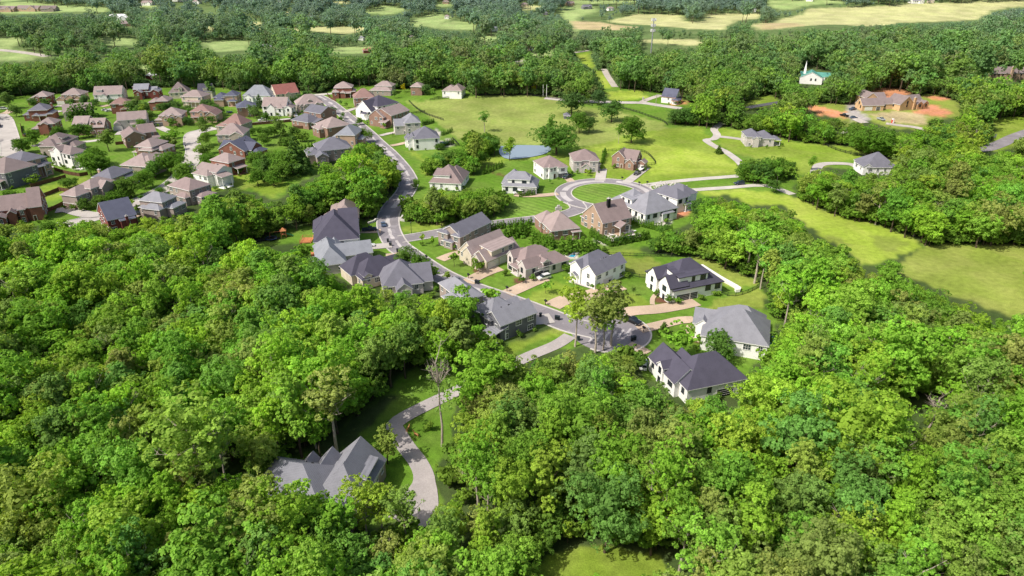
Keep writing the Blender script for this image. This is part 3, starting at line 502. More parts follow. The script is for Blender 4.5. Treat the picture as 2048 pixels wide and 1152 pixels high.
HS('brown brick house with two brown garage doors at the end of a long pale driveway', (130,416), (160,420), (200,396), 'taupe', 'tan', [(0,1,0,.75,5.2,'h'), (.15,1.15,.45,1.3,6.4,'h'), (1.0,1.4,.7,1.1,6.0,'gu',.9)], gar=[(0,'S',.3,4.9,'b'), (0,'S',.78,2.7,'b')])
HS('tan brick house with charcoal hip roof and tall brick chimney', (193,386), (231,389), (260,370), 'tan', 'slate', [(0,1,0,1,6.4,'h'), (1.0,1.25,.0,.5,3.2,'sE',.2), (.9,1.15,.5,1.0,5.0,'h')], chim=[(-.06,.4,1.1,9.4)])
HS('long tan hip-roofed taupe house above the trees of the charcoal-roofed brick house', (247,352), (298,356), (322,337), 'taupe', 'tan', [(0,1,0,1,4.8,'h'), (.45,1.0,.2,1.1,6.0,'h',.6)], chim=[(.3,.8,1,7.6)])
HS('brown brick house with tiered tan hip roofs beside the bend of the pale street', (276,318), (313,320), 15, 'brick', 'tan', [(0,.9,0,.9,5.8,'h'), (.3,1.0,-.12,.35,4.6,'h'), (-.2,.05,.0,.4,3.2,'h',.5,'o'), (.8,1.25,.2,.9,4.0,'h')])
HS('wide brown-roofed brick house with a big clipped gable end facing the lawn', (255,297), (321,288), 17, 'brick', 'brown', [(0,.62,0,.9,5.2,'gv',.6), (.5,1.0,.3,1,5.6,'gu',.7), (.85,1.05,.1,.5,3.0,'sS',.2,'o')])
HS('red brick house with slate roof and roof vents half hidden by the wood edge', (222,468), (279,455), 14, 'darkred', 'navy', [(0,1,0,1,5.0,'gu',.85), (.4,.9,-.12,.3,4.2,'sS',.2)], chim=[(.62,-.14,.9,6.4)])
HS('two-storey taupe house with slate roofs and a lower garage wing beside parked motorbike', (286,431), (331,436), (370,420), 'taupe', 'grey', [(0,1,0,.8,5.8,'h'), (.25,1.0,-.22,.25,3.6,'h'), (.95,1.3,.15,.9,3.4,'h',.5), (.0,.3,-.1,.4,3.4,'h')], gar=[(1,'W',.5,2.7,'d')], pitch=.7)
HS('brown brick house with white upper bay between the slate house and the white-sided house', (343,400), (385,411), (421,396), 'taupe', 'brown', [(0,1,0,1,5.8,'h',.65), (.5,.95,-.2,.25,3.3,'h'), (.98,1.3,.2,.9,3.2,'h',.5)])
HS('white-sided house with tan gable roof and raised screened porch', (390,368), (432,377), (456,364), 'white', 'tan', [(0,1,.2,1.1,6.2,'gu',.5), (.1,.8,-.12,.5,5.0,'h'), (.95,1.3,.1,.7,4.8,'sE',.2,'o')])
HS('red brick and tan-roofed house just above the white-sided porch house', (426,345), (462,352), (484,340), 'red', 'tan', [(0,1,0,1,5.6,'h'), (.2,.9,-.15,.3,3.6,'h'), (.95,1.25,.2,.8,3.0,'sE',.2,'o')])
HS('red brick house with navy roof and one huge near brick gable', (436,316), (500,321), 14, 'red', 'navy', [(.1,.9,-.06,1,4.4,'gv',.62), (0,1,.2,.9,4.2,'gu',.7), (.95,1.2,.2,.8,3.2,'h')], chim=[(.15,.6,.9,8.4)])
HS('tan brick house with broad tan hip roof directly above the navy-roofed house', (437,290), (490,289), 13, 'stone', 'tan', [(0,1,0,1,5.0,'h',.85), (.5,1.0,-.12,.5,4.8,'gv',.6)])
HS('rose-roofed house with twin hipped fronts at the end of the pale side street', (437,265), (484,268), 12, 'stone', 'rose', [(.2,1,.05,1,4.6,'h',1.0), (0,.35,-.1,.7,3.6,'h'), (.45,.95,-.2,.4,4.2,'h')])
HS('cream-sided house with tan roof and shaded gable end beside two white cars', (231,261), (297,256), 12, 'pale', 'tan', [(.12,1,0,1,5.2,'gu',.7), (0,.2,-.1,.6,3.4,'gv'), (.5,.9,-.2,.03,2.9,'sS',.2,'o')], gar=[(1,'S',.5,4.9,'w')])
HS('tan brick house with three tan front gables facing the end of the side street', (314,252), (367,250), 13, 'tan', 'tan', [(.15,1,0,1,5.4,'h'), (0,.28,-.1,.6,3.4,'h'), (.28,.52,-.16,.4,4.8,'gv'), (.55,.75,-.1,.4,5.4,'gv'), (.8,1.02,-.18,.5,4.4,'gv')], gar=[(1,'S',.5,4.9,'d')])
HS('pinkish-roofed tan brick house with a pair of gabled front wings beside a fenced lawn', (384,244), (438,243), 13, 'tan', 'rose', [(0,.7,0,1,5.6,'h'), (.3,.52,-.08,.5,5.4,'gv'), (.6,.98,-.25,.8,4.0,'gv',.8), (.05,.32,-.16,.03,2.9,'sS',.22,'o')])
HS('tan hip-roofed red brick house in the middle of the tree clump above the three-gabled house', (300,222), (339,221), 12, 'red', 'tan', [(.35,1,0,1,5.6,'h'), (0,.5,.05,.9,5.0,'h')])
HS('grey-roofed red brick house with two near gables at the back of the subdivision', (266,199), (320,197), 13, 'darkred', 'grey', [(0.05,.6,.2,1,6,'gu'), (.12,.4,-.2,.6,4.6,'gv'), (.7,1,-.1,.8,4.6,'gv'), (.4,.9,.2,.9,4.4,'gu')], chim=[(-.02,.6,.9,8)])
HS('weathered grey high-roofed house with arched dormers at the wood edge', (340,198), (379,196), 13, 'cream', 'umber', [(0,1,0,1,3.8,'h',1.1), (.3,.42,.08,.4,6,'gv'), (.52,.7,.0,.45,6.4,'gv')])
HS('cream two-storey house with tan hip roof and dark rear porch', (366,213), (407,214), 12, 'cream', 'tan', [(0,1,0,1,6.0,'h'), (.3,.95,-.22,.04,3.2,'sS',.22,'o'), (.25,.42,-.2,.1,3.2,'h')])
HS('cream gable-ended house with dark roof and one white dormer, half behind a bright tree', (398,198), (426,197), 11, 'cream', 'dark', [(0,1,0,1,4.6,'gu',1.0), (.4,.7,.05,.4,6.6,'sS',.2)])
HS('navy-slate-roofed brick house with several low hipped wings and a dark trampoline', (429,213), (475,212), 13, 'tan', 'navy', [(.45,1,.1,1,6.0,'h'), (0,.5,.1,.9,5.2,'h'), (.05,.45,-.12,.4,4.0,'h'), (.65,1.0,-.2,.1,3.2,'h',.5,'o')])
HS('white house under a wide pale blue-grey roof beside the red-roofed house', (488,206), (542,206), 14, 'white', 'blue', [(0,1,0,1,4.4,'h',1.0), (.05,.4,-.2,.4,3.6,'gv'), (.75,1.1,.1,.7,3.2,'h')])
HS('brick house with charcoal hip roof tucked behind a pale leafy tree', (477,235), (515,232), 12, 'brick', 'navy', [(0,1,0,1,5.4,'h'), (.45,.75,-.1,.4,5.0,'gv')])
HS('red tile-roofed cream house with two chimneys and gable end', (554,204), (599,198), 13, 'cream', 'red', [(0,1,0,1,4.6,'gu',1.0), (.4,.65,-.1,.5,4.2,'gv'), (.8,1.1,.1,.9,3.6,'gu')], chim=[(.5,.6,.8,9.6), (1.05,.5,.9,8)])
HS('white painted house with tan roof and three pointed front gables beside a red car', (527,231), (583,231), 12, 'white', 'tan', [(0,.85,0,1,5.4,'gu',.9), (.18,.45,-.12,.5,4.6,'gv',1.0), (.52,.75,-.14,.5,4.2,'h',1.1), (.8,1.05,-.1,.7,4.4,'gv')], chim=[(.2,.6,.9,10.5)], frame='b', gar=[(3,'S',.5,2.7,'w')])
HS('stone house with tan roof and three small gables atop the curved road', (597,226), (649,221), 13, 'stone', 'tan', [(0,1,0,1,4.6,'h',.9), (.08,.25,-.12,.5,4.0,'gv',1.0), (.2,.36,-.2,.4,3.8,'gv',1.0), (.6,.9,-.16,.6,4.0,'gv'), (.42,.56,.05,.5,6.4,'gv')])
HS('red-brown brick house with slate roof, tall blank brick end and dark back porch', (645,254), (675,246), 17, 'brick', 'slate', [(0,1,0,.9,7.2,'gv',.55), (-.75,.2,.1,1.0,3.6,'h'), (-.55,.0,-.05,.5,3.2,'sW',.2,'o'), (.85,1.35,.3,.9,3.4,'h')])
HS('brick house with plain tan hip roof beside the pale blue-roofed house', (657,278), (704,270), 16, 'brick', 'tan', [(0,1,0,1,5.4,'h',.62), (-.2,.3,.3,.9,4.4,'h',.6)])
HS('tan brick house with pale blue-grey clipped roof next to the road', (674,297), (712,298), 15, 'tan', 'blue', [(0,1,0,1,6.6,'h',.8), (-.35,.1,.05,.7,4.4,'h',.7), (.95,1.25,.3,.8,3.8,'h')])
HS('low taupe house under a dark purple roof with chimney, half covered by trees', (632,326), (706,318), 16, 'taupe', 'slate', [(.1,1,0,1,5.2,'h'), (-.2,.2,-.1,.6,4.2,'h',.6), (.0,.3,-.45,.2,4.0,'gv')], chim=[(-.12,.4,1.0,6.5)])
HS('red brick house with big tan hip roof at the top corner of the curved road', (666,197), (709,195), 13, 'red', 'tan', [(.08,.9,.1,1,6.0,'h'), (0,.3,-.1,.5,3.8,'h'), (.38,.6,-.14,.3,3.4,'h'), (.58,.85,-.14,.1,3.0,'sS',.2,'o'), (.82,1.05,.1,.8,3.6,'h')])
HS('brown-red-roofed brick house with a white car on its drive', (710,216), (751,213), 13, 'brick', 'rose', [(0,1,.05,1,5.4,'h',.95), (.55,.95,-.2,.4,3.8,'h')], gar=[(0,'S',.25,4.9,'d')])
HS('white modern house with charcoal roof between two brick houses along the road', (757,238), (799,227), (738,226), 'white', 'dark', [(0,1,0,1,6.6,'h',.6), (-.25,.25,.05,.9,4.4,'gu',.9), (-.4,-.1,.2,.5,3.0,'sW',.2,'o'), (.95,1.15,.2,.8,5.6,'sE',.15,'o')], frame='b')
HS('red-brown brick house with tan gable roof, second down the road from the white modern one', (784,255), (820,242), 15, 'brick', 'tan', [(0,1,0,1,6.2,'gu',.55), (-.12,.3,.3,1.05,5.4,'gu',.8), (-.25,.05,.1,.4,3.0,'sW',.2,'o')])
HS('cream house with steep grey pyramid roof above the white one with a pool', (791,271), (842,268), 15, 'pale', 'grey', [(.4,1,.0,1,6.0,'h',.9), (0,.5,.1,.7,4.6,'gu',.8)])
HS('white house with charcoal roof and a blue pool at its back along the curved road', (829,301), (880,298), 15, 'white', 'slate', [(.0,1,0,1,5.4,'h',.8), (-.2,.2,.1,.7,4.6,'gv',.9), (-.28,.05,.5,.9,4.2,'gv',.9)], frame='b')
HS('tan-roofed house in front of the dark wood above the meadow fence, with low wings', (741,191), (783,191), 12, 'taupe', 'tan', [(.2,1,.2,1,5.4,'h'), (0,1,-.1,.5,3.0,'h')])
HS('small brown-roofed brick house beside the bright yellow tree at the wood edge', (822,191), (844,191), 10, 'brick', 'tan', [(0,1,0,1,5.2,'h')])
HS('wide tan-roofed white house among hedges at the top edge of the meadow', (884,196), (924,197), 14, 'white', 'tan', [(0,.7,.1,1,3.8,'h',.7), (.4,1,-.1,.9,4.4,'h',.9)])
SUBD[0] = False
# --- round the circle and along the lower road
HS('white house with brown roof and a long white box dormer beside the curved road', (860,379), (922,382), (940,362), 'white', 'brown', [(0,1,0,1,3.4,'h',.85), (.12,.62,.1,.6,6.5,'sS',.12), (.35,1,.35,1.15,3.5,'h',.95)], skip=.3)
HS('white house with grey roof, box dormer and two dark garage doors by the circle', (1005,386), (1072,389), (1084,374), 'white', 'grey', [(0,1,0,1,3.4,'h',.9), (.15,.8,.08,.55,6.4,'sS',.12), (-.05,.6,.3,1.25,3.5,'h',1.0)], gar=[(0,'S',.63,2.7,'d'), (0,'S',.84,4.9,'d')], frame='b')
HS('white two-storey house with brown roof facing the circle, dark pickup on its drive', (1087,359), (1131,354), 13, 'white', 'brown', [(0,1,0,1,5.8,'h',.6), (.2,.4,-.1,.4,5.9,'h'), (.62,1.03,-.08,.6,5.4,'h',.6)], gar=[(2,'S',.5,4.9,'d')], doors=[(0,'S',.5)])
HS('pale two-storey house with brown roof and stone entry, behind the circle', (1146,344), (1197,343), 13, 'pale', 'brown', [(0,1,0,1,5.9,'h',.6), (.02,.3,-.08,.4,5.7,'h'), (.62,.95,-.1,.5,5.6,'h'), (.3,.62,-.16,.05,3.0,'gv',.7), (.93,1.08,.1,.6,3.4,'h')], doors=[(3,'S',.5)])
HS('brown brick house with steep roof and a boat trailer on its drive', (1223,334), (1270,341), (1294,334), 'brick', 'brown', [(0,.52,0,.9,5.8,'gv',.9), (.4,1.0,.05,1,5.0,'gu',.95), (.6,.95,-.1,.4,3.6,'gv',.9), (1.0,1.3,.3,.8,3.6,'gv',.6)], gar=[(3,'S',.5,2.7,'w')], doors=[(0,'S',.8)])
HS('orange brick house with a broad tan roof and a red-stained rear deck', (1103,483), (1157,476), (1074,459), 'brick', 'tan', [(0,1,0,1,4.2,'h',.85), (-.05,.6,.7,1.25,4.3,'h',.85), (.72,1.02,-.1,.2,3.2,'sS',.1,'o')])
HS('tan brick house with tall gable end, black chimney and fenced pool terrace', (1204,472), (1261,459), (1169,450), 'tan', 'brown', [(0,1,0,1,5.4,'gu',.85), (.4,.75,-.3,.4,3.6,'gv',.6,'o'), (.0,1,.9,1.1,3.6,'h')], chim=[(.42,.36,1.3,13)])
HS('white house under one wide grey hip roof with a white side dormer, below the circle', (1289,452), (1353,437), (1236,421), 'white', 'grey', [(0,1,0,.75,4.8,'h',.8), (.0,.75,.45,1.1,4.9,'h',.8), (.05,.4,.5,.85,7.8,'sW',.12), (.5,.85,-.04,.3,3.6,'h')], frame='b')
HS('white house with dark roof and patio at the right of the circle', (1352,427), (1396,413), (1322,403), 'white', 'slate', [(0,.55,0,1,6.2,'h',.7), (.4,1,.1,.9,6.0,'h',.7), (.3,.6,-.1,.2,3.2,'sS',.2,'o')], frame='b')
HS('brown brick house with blue-grey roof, white bay and open garage on the road corner', (921,500), (982,470), (899,481), 'taupe', 'slate', [(0,1,0,1,5.6,'gu',.6), (-.04,.25,-.06,.35,5.4,'h'), (-.06,.4,.55,1.05,5.5,'h'), (-.1,.05,.25,.7,2.9,'sW',.22)], gar=[(0,'S',.16,4.9,'o')], doors=[(0,'W',.5)])
HS('cream house with tan roof, two steep street gables and cream garage doors', (973,541), (1032,515), (942,514), 'cream', 'tan', [(0,1.1,0,.55,3.6,'gu',.85), (.2,.95,.03,.45,6.1,'sS',.14), (0,1.1,.45,1.1,4.0,'gu',1.0), (-.08,.35,.5,.85,4.6,'gu',1.0), (-.12,.2,.12,.42,3.8,'gu',1.0)], gar=[(0,'S',.2,4.9,'w'), (0,'S',.5,2.7,'w')], doors=[(2,'W',.5)])
HS('cream farmhouse-style house with flag porch, twin white gables and open garage', (1062,560), (1137,538), (1004,541), 'pale', 'brown', [(0.2,1,0,.6,3.6,'h',.75), (-.02,.75,.3,1.05,4.4,'h',.85), (-.12,.3,.04,.42,4.4,'gu',1.0), (-.1,.25,.72,1.02,5.6,'gu',1.0), (-.16,.1,.38,.75,2.9,'sW',.2,'o'), (.3,.48,-.02,.35,5.2,'gv',.5), (.6,1.0,1.0,1.4,3.0,'h',.6,'o')], gar=[(0,'S',.06,4.9,'o'), (0,'S',.28,2.7,'w')], doors=[(1,'W',.5)], frame='b')
HS('white house with blue-grey roof, portico and silver car beside its end', (1189,580), (1249,552), (1145,554), 'white', 'slate', [(0.0,1,0,.5,5.4,'gu',.85), (0.05,.9,.3,1.0,5.6,'h',.8), (-.03,.3,.52,.9,6.0,'gu',.8), (-.1,.05,.6,.85,3.2,'gu',.5,'o'), (.95,1.1,.2,.6,5.0,'h')], gar=[(0,'S',.42,4.9,'w')], doors=[(1,'W',.6)])
HS('white house with charcoal roof, long box dormer and dark garage doors above a tan apron', (1345,606), (1442,586), (1320,560), 'white', 'dark', [(0,1,0,1,4.2,'h',.78), (.13,.72,.08,.5,7.7,'sS',.1), (-.07,.3,.02,.4,5.2,'gu',1.0), (-.06,.25,.5,.85,5.2,'gu',1.0), (.1,.3,.62,.8,6.4,'gu',.8)], gar=[(0,'S',.2,4.9,'d'), (0,'S',.42,2.7,'d')], frame='b', trim=BLACK)
HS('white brick house with large grey hip roof and pool behind, facing the turning circle', *near((69,158.2),-20,20.5), 14.8, 'white', 'grey', [(.15,1,0,1,4.6,'h',.8), (0,.6,.48,.96,4.5,'gu',.85), (.3,.95,.55,1.3,3.9,'h',.85), (.04,.22,.4,.7,4.6,'gv',.9)])
HS('white house with charcoal roof and patio recess, closest of the white houses to the forest', *near((58.6,143.4),18,18), 11.8, 'white', 'dark', [(.08,1,0,1,4.2,'h',.9), (0,.42,.3,1.42,4.2,'gv',.9), (-.03,.16,.75,.98,5.4,'gu',.9), (.3,.62,.55,1.25,3.6,'gv',.95)], frame='b', gar=[(0,'S',.66,4.9,'o')])  # black panel painted in place of the shaded patio recess
HS('tan-roofed house at the back of the cluster left of the junction', (655,464), (718,460), 17, 'tan', 'tan', [(.2,1,0,1,4.6,'h',.9), (-.1,.5,-.1,.6,3.6,'h',.8), (.1,.5,.5,1.1,4.4,'h')])
HS('white house under a huge charcoal roof beside an orange timber terrace', (632,508), (719,500), 22, 'white', 'dark', [(0,1,0,1,4.6,'h',.88), (-.03,.4,.5,1.05,4.5,'h',.85), (.6,1.04,.2,1.0,4.7,'gu',.85)])
HS('house with pale grey roof and a long low grey wing pointing to the road', (640,552), (690,545), 19, 'pale', 'blue', [(0,1.1,0,1,3.6,'h',.95), (-.2,.3,.0,.5,3.2,'h',.5), (.8,2.3,.35,.8,3.5,'gu',.7), (.6,1.2,.55,1.1,3.6,'gv',.8)])
HS('house with dark plum-coloured roof and cream garden side, between two grey-roofed houses', (727,580), (812,556), (684,552), 'cream', 'dark', [(0,.9,0,.7,3.6,'h',.9), (-.1,.7,.35,1.0,3.7,'h',.95), (.45,1.05,.35,.75,3.6,'gu',.8), (.5,1.05,.0,.4,3.5,'gu',.9), (.05,.22,-.02,.3,4.6,'gv')])
HS('charcoal-roofed house with a pale near gable at the forest edge by the lower road', (770,600), (868,588), 15, 'pale', 'slate', [(0,.8,0.1,1,3.8,'h',.9), (.25,.55,-.12,.6,3.8,'gv',.8), (.6,1.02,.2,.9,3.6,'gu',.8)])
HS('grey-roofed house mostly hidden by a bright green tree, uphill of the grey house', (926,630), (966,618), 15, 'taupe', 'grey', [(0,1,0,1,4.8,'h',.7), (-.4,.2,-.2,.5,4.0,'h',.7)])
HS('dark grey house with light grey roof and small back porch beside the turning circle', (1001,684), (1072,656), (957,648), 'grey', 'grey', [(0,1,0,.62,5.4,'gu',.7), (-.05,.75,.3,1.05,5.6,'h',.75), (.5,1.0,.5,1.0,4.4,'gu',.7), (-.22,.16,-.02,.3,2.9,'sW',.25,'o')])
HS('large slate-grey-roofed brick house standing alone in the forest clearing', *near((-29.3,99.3),-11,23), 14, 'taupe', 'grey', [(.04,.74,-.25,.68,4.6,'h',.8), (.575,1,.4,.97,4.6,'gv',1.0), (.575,1,.0,.75,4.55,'h',1.0), (.82,.97,.36,.8,6.5,'sE',.2), (.43,.68,.3,.8,4.7,'gv',1.15), (.29,.455,.3,.76,4.5,'gv',1.15), (.72,.975,-.36,.15,3.0,'gv',.7)], gar=[(6,'E',.4,4.9,'b')], skip=.25)
# --- right-hand side and the construction site
HS('pale grey two-storey house with lavender roof at the head of the winding lane', (1491,293), (1548,294), 13, 'pale', 'slate', [(0,.5,0,1,5.4,'h'), (.4,1,.1,1,4.2,'h'), (.2,.42,-.12,.4,4.6,'gv'), (.9,1.25,.2,.8,3.2,'h',.5,'o')])
HS('white house with dark roof almost buried behind the dark trees on the right', (1724,350), (1790,350), 14, 'white', 'slate', [(.1,1,0,1,3.8,'h',.8), (0,.25,.0,.7,4.2,'gv')])
HS('white cottage with slate roof and bare timber porch beside the highway', (1322,205), (1350,208), 11, 'white', 'navy', [(0,1,0,1,4.4,'gu',.9), (.75,1.1,.0,.9,3.0,'gv',.7), (.8,1.25,-.2,.5,2.6,'h',.5,'o')], trim=CEDARW)
HS('unfinished wood-sheathed house with grey roofs on red bare earth', (1723,222), (1792,221), 13, 'sheath', 'umber', [(0,.62,0,.7,3.6,'gu',.8), (.28,.62,.7,1.7,6.6,'gv',.8), (.5,1,.3,.9,3.6,'gu',.8), (.6,.95,.9,1.6,5.6,'gu',.7)], gar=[(0,'S',.3,4.9,'w'), (0,'S',.75,2.7,'o')], frame='b')
HS('smaller unfinished sheathed house with stone chimney, right of the bigger unfinished one', (1798,222), (1851,217), 13, 'sheath', 'umber', [(0,.5,0,.9,4.2,'gv',.8), (.4,1,.2,1.0,3.8,'gu',.8), (.6,.8,-.08,.5,3.6,'gv'), (.85,1.05,-.05,.6,3.4,'gv')], chim=[(.5,-.02,1.5,8)], frame='b')
HS('long tan brick building with chimney among trees at the far right edge of the photo', (1983,160), (2062,160), 12, 'tan', 'umber', [(0,.5,0,1,5.2,'gu',.7), (.48,1.0,.1,1,5.2,'gu',.75)], chim=[(.45,-.04,1.8,10.5)], frame='b', win=True)
def steeple(t, L_, D):
    m = MB(); x = -L_*0.32; m.box(x - .9, x + .9, -1, 1, 6.5, 9.5); m.add([(x - .9, -1, 9.5), (x + .9, -1, 9.5), (x + .9, 1, 9.5), (x - .9, 1, 9.5), (x, 0, 17)], [(0, 1, 4), (1, 2, 4), (2, 3, 4), (3, 0, 4)]); m.build('steeple', [WHITE], t)
HS('white church with green metal roof and a thin white steeple', (1598,167), (1630,169), 16, 'white', 'green', [(0,1,0,1,4.6,'gv',.5), (.0,1.5,.5,1.3,4.6,'gu',.4)], cat='church', name='church', extra=steeple, group='far buildings', frame='b', Lm=17)
# --- far buildings, each a small walled and roofed block
FARH = [('red-roofed white house showing through trees behind the subdivision', (298,138),(309,138),'cream','red',6), ('red and white barn just below the red-roofed white house', (293,160),(310,160),'darkred','pale_r',5), ('long red-roofed barn in the middle distance', (727,107),(748,106),'darkred','red',4), ('tan-roofed white house in the middle distance left of the grass lane', (793,78),(826,77),'white','tan',4),
 ('small grey-roofed house in the woods left of the red barn', (716,81),(728,81),'white','grey',4), ('dark-roofed white ranch house beside a clearing near the grass lane', (1058,101),(1077,100),'white','slate',4), ('low grey house beside a far clearing on the left', (521,99),(545,98),'pale','grey',3.5), ('low white-walled shed beside the low grey house', (554,103),(570,102),'white','grey',3.5),
 ('long white-roofed industrial building in the far left woods', (219,41),(256,40),'white','pale_r',5), ('tan-roofed long house in the far left woods', (243,53),(272,52),'tan','tan',5), ('white house on a far hill field at upper left', (283,11),(304,11),'white','tan',5), ('blue-roofed house half hidden left of the red-roofed one', (294,96),(303,96),'white','blue',5),
 ('brown-roofed apartment row at the far left corner', (-6,24),(28,24),'tan','brown',6), ('brown-roofed apartment row in the far left, second in line', (33,23),(77,23),'tan','brown',6), ('brown-roofed apartment row in the far left, last in line', (82,24),(112,23),'taupe','umber',6), ('white-walled far farmhouse above the green slope', (889,38),(899,38),'white','tan',5),
 ('gable-fronted white house right of the far green slope', (984,63),(996,62),'white','blue',6), ('grey-roofed house hidden in the near woods', (798,133),(808,133),'pale','grey',4), ('small orange-roofed shed left of the dark wood', (898,116),(908,116),'cream','tan',4), ('dark-roofed far farmhouse beyond the grass lane', (1167,19),(1184,18),'grey','slate',5),
 ('pale far farmhouse beside the tan fields', (1217,22),(1228,21),'white','tan',5), ('brown-roofed far house beside a clump above the grass lane', (1135,12),(1149,11),'tan','brown',5), ('white far house at the top right of the big fields', (1824,8),(1848,7),'white','grey',5), ('tan far house beside the white one above the big fields', (1856,6),(1868,6),'cream','tan',5),
 ('far white house on the field edge top centre right', (1501,24),(1512,24),'white','grey',5), ('far tan house left of the tan field edge', (1083,30),(1096,30),'grey','slate',4), ('far white cottage at the edge of the left tan field', (621,36),(634,35),'white','tan',5), ('far low tan house near a hay field', (385,8),(400,8),'white','tan',5), ('long pale far roof near the top left centre', (345,3),(372,3),'white','pale_r',5), ('far white barn in the woods at the top right', (1612,3),(1626,3),'white','grey',5),
 ('far pale house at the top centre behind the lane', (1045,14),(1058,13),'cream','brown',5), ('far brown house in trees at the top', (885,8),(898,8),'tan','brown',5), ('small far house at the top left of centre', (555,6),(566,6),'white','tan',4), ('small grey shed under the meadow tree clump', (1128,238),(1140,238),'grey','slate',2.6)]
ROOFC['pale_r'] = (0.62, 0.62, 0.62)
for lab, a, b, wl, rf, hh in FARH:
    L_ = (G(*b) - G(*a)).length; HS(lab, a, b, max(6, min(14, L_*0.6)), wl, rf, [(0,1,0,1,hh*.75,'gu' if L_ > 14 else 'h',.6), (.55,.9,-.15,.5,hh*.7,'gv',.6)], group='far buildings', skip=.5, name='far_house', cat='far house' if 'barn' not in lab and 'shed' not in lab else 'barn')
# ---------------------------------------------------------------- foliage
def leaf_mat(name, ramp, haze=True, val=1.0):
    m, n, p = newmat(name); L = n.links.new
    oi = n.nodes.new('ShaderNodeObjectInfo'); cr = n.nodes.new('ShaderNodeValToRGB'); e = cr.color_ramp
    e.elements[0].position = 0; e.elements[0].color = (*ramp[0], 1); e.elements[1].position = 1; e.elements[1].color = (*ramp[-1], 1)
    for i, c in enumerate(ramp[1:-1], 1): k = e.elements.new(i / (len(ramp) - 1)); k.color = (*c, 1)
    L(oi.outputs['Random'], cr.inputs[0])
    at = n.nodes.new('ShaderNodeAttribute'); at.attribute_name = 'tint'; g = n.nodes.new('ShaderNodeNewGeometry')
    nz = n.nodes.new('ShaderNodeTexNoise'); nz.inputs['Scale'].default_value = 0.02; nz.inputs['Detail'].default_value = 3; L(g.outputs['Position'], nz.inputs[0])
    mr = n.nodes.new('ShaderNodeMapRange'); L(nz.outputs[0], mr.inputs[0])
    for i, q in zip((1, 2, 3, 4), (0.35, 0.65, 0.85 * val, 1.14 * val)): mr.inputs[i].default_value = q
    mu = n.nodes.new('ShaderNodeMath'); mu.operation = 'MULTIPLY'; L(at.outputs['Fac'], mu.inputs[0]); L(mr.outputs[0], mu.inputs[1])
    sc_ = n.nodes.new('ShaderNodeVectorMath'); sc_.operation = 'SCALE'; L(cr.outputs[0], sc_.inputs[0]); L(mu.outputs[0], sc_.inputs['Scale']); out = sc_.outputs[0]
    if haze:    # distance haze painted into the leaf colour, bluer and greyer far off
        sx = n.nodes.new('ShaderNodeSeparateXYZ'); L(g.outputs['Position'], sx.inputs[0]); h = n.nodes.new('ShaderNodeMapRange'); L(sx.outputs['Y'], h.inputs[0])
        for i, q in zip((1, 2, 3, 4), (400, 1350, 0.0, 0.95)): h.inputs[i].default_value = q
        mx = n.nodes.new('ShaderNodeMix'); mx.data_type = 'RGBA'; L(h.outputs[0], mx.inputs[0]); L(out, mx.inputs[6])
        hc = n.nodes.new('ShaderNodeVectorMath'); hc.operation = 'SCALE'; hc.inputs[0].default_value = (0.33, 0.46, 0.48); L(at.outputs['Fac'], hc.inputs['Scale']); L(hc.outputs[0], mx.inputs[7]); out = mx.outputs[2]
    if haze:  # leaf colour is also darkened a little with distance
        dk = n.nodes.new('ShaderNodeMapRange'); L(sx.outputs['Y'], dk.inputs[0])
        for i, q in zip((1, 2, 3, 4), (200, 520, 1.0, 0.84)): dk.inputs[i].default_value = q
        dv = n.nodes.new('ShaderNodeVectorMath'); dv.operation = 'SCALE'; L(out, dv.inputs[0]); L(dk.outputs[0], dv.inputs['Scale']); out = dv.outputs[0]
    L(out, p.inputs['Base Color']); p.inputs['Roughness'].default_value = 0.7; p.inputs['Specular IOR Level'].default_value = 0.08
    tr = n.nodes.new('ShaderNodeBsdfTranslucent'); hv = n.nodes.new('ShaderNodeVectorMath'); hv.operation = 'MULTIPLY'; hv.inputs[1].default_value = (1.2, 1.15, 0.5); L(out, hv.inputs[0]); L(hv.outputs[0], tr.inputs[0])
    ms = n.nodes.new('ShaderNodeMixShader'); ms.inputs[0].default_value = 0.44; L(p.outputs[0], ms.inputs[1]); L(tr.outputs[0], ms.inputs[2]); L(ms.outputs[0], n.nodes['Material Output'].inputs[0]); return m
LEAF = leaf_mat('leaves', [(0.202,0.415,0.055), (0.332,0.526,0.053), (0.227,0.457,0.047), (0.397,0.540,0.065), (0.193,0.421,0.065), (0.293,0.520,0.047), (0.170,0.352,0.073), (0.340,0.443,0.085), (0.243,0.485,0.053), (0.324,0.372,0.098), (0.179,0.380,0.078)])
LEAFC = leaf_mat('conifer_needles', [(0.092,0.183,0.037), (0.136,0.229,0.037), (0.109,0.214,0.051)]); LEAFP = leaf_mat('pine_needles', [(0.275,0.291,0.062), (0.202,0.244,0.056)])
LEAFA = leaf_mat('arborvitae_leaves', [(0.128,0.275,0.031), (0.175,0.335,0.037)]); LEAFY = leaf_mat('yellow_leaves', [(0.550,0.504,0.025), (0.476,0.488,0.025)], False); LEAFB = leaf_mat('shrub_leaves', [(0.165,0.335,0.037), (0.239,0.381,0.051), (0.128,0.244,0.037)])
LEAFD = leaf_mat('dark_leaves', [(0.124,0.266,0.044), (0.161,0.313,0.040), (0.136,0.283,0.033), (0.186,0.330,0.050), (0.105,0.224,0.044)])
LEAFG = leaf_mat('pale_leaves', [(0.21,0.35,0.085), (0.24,0.36,0.08), (0.2,0.35,0.06)])
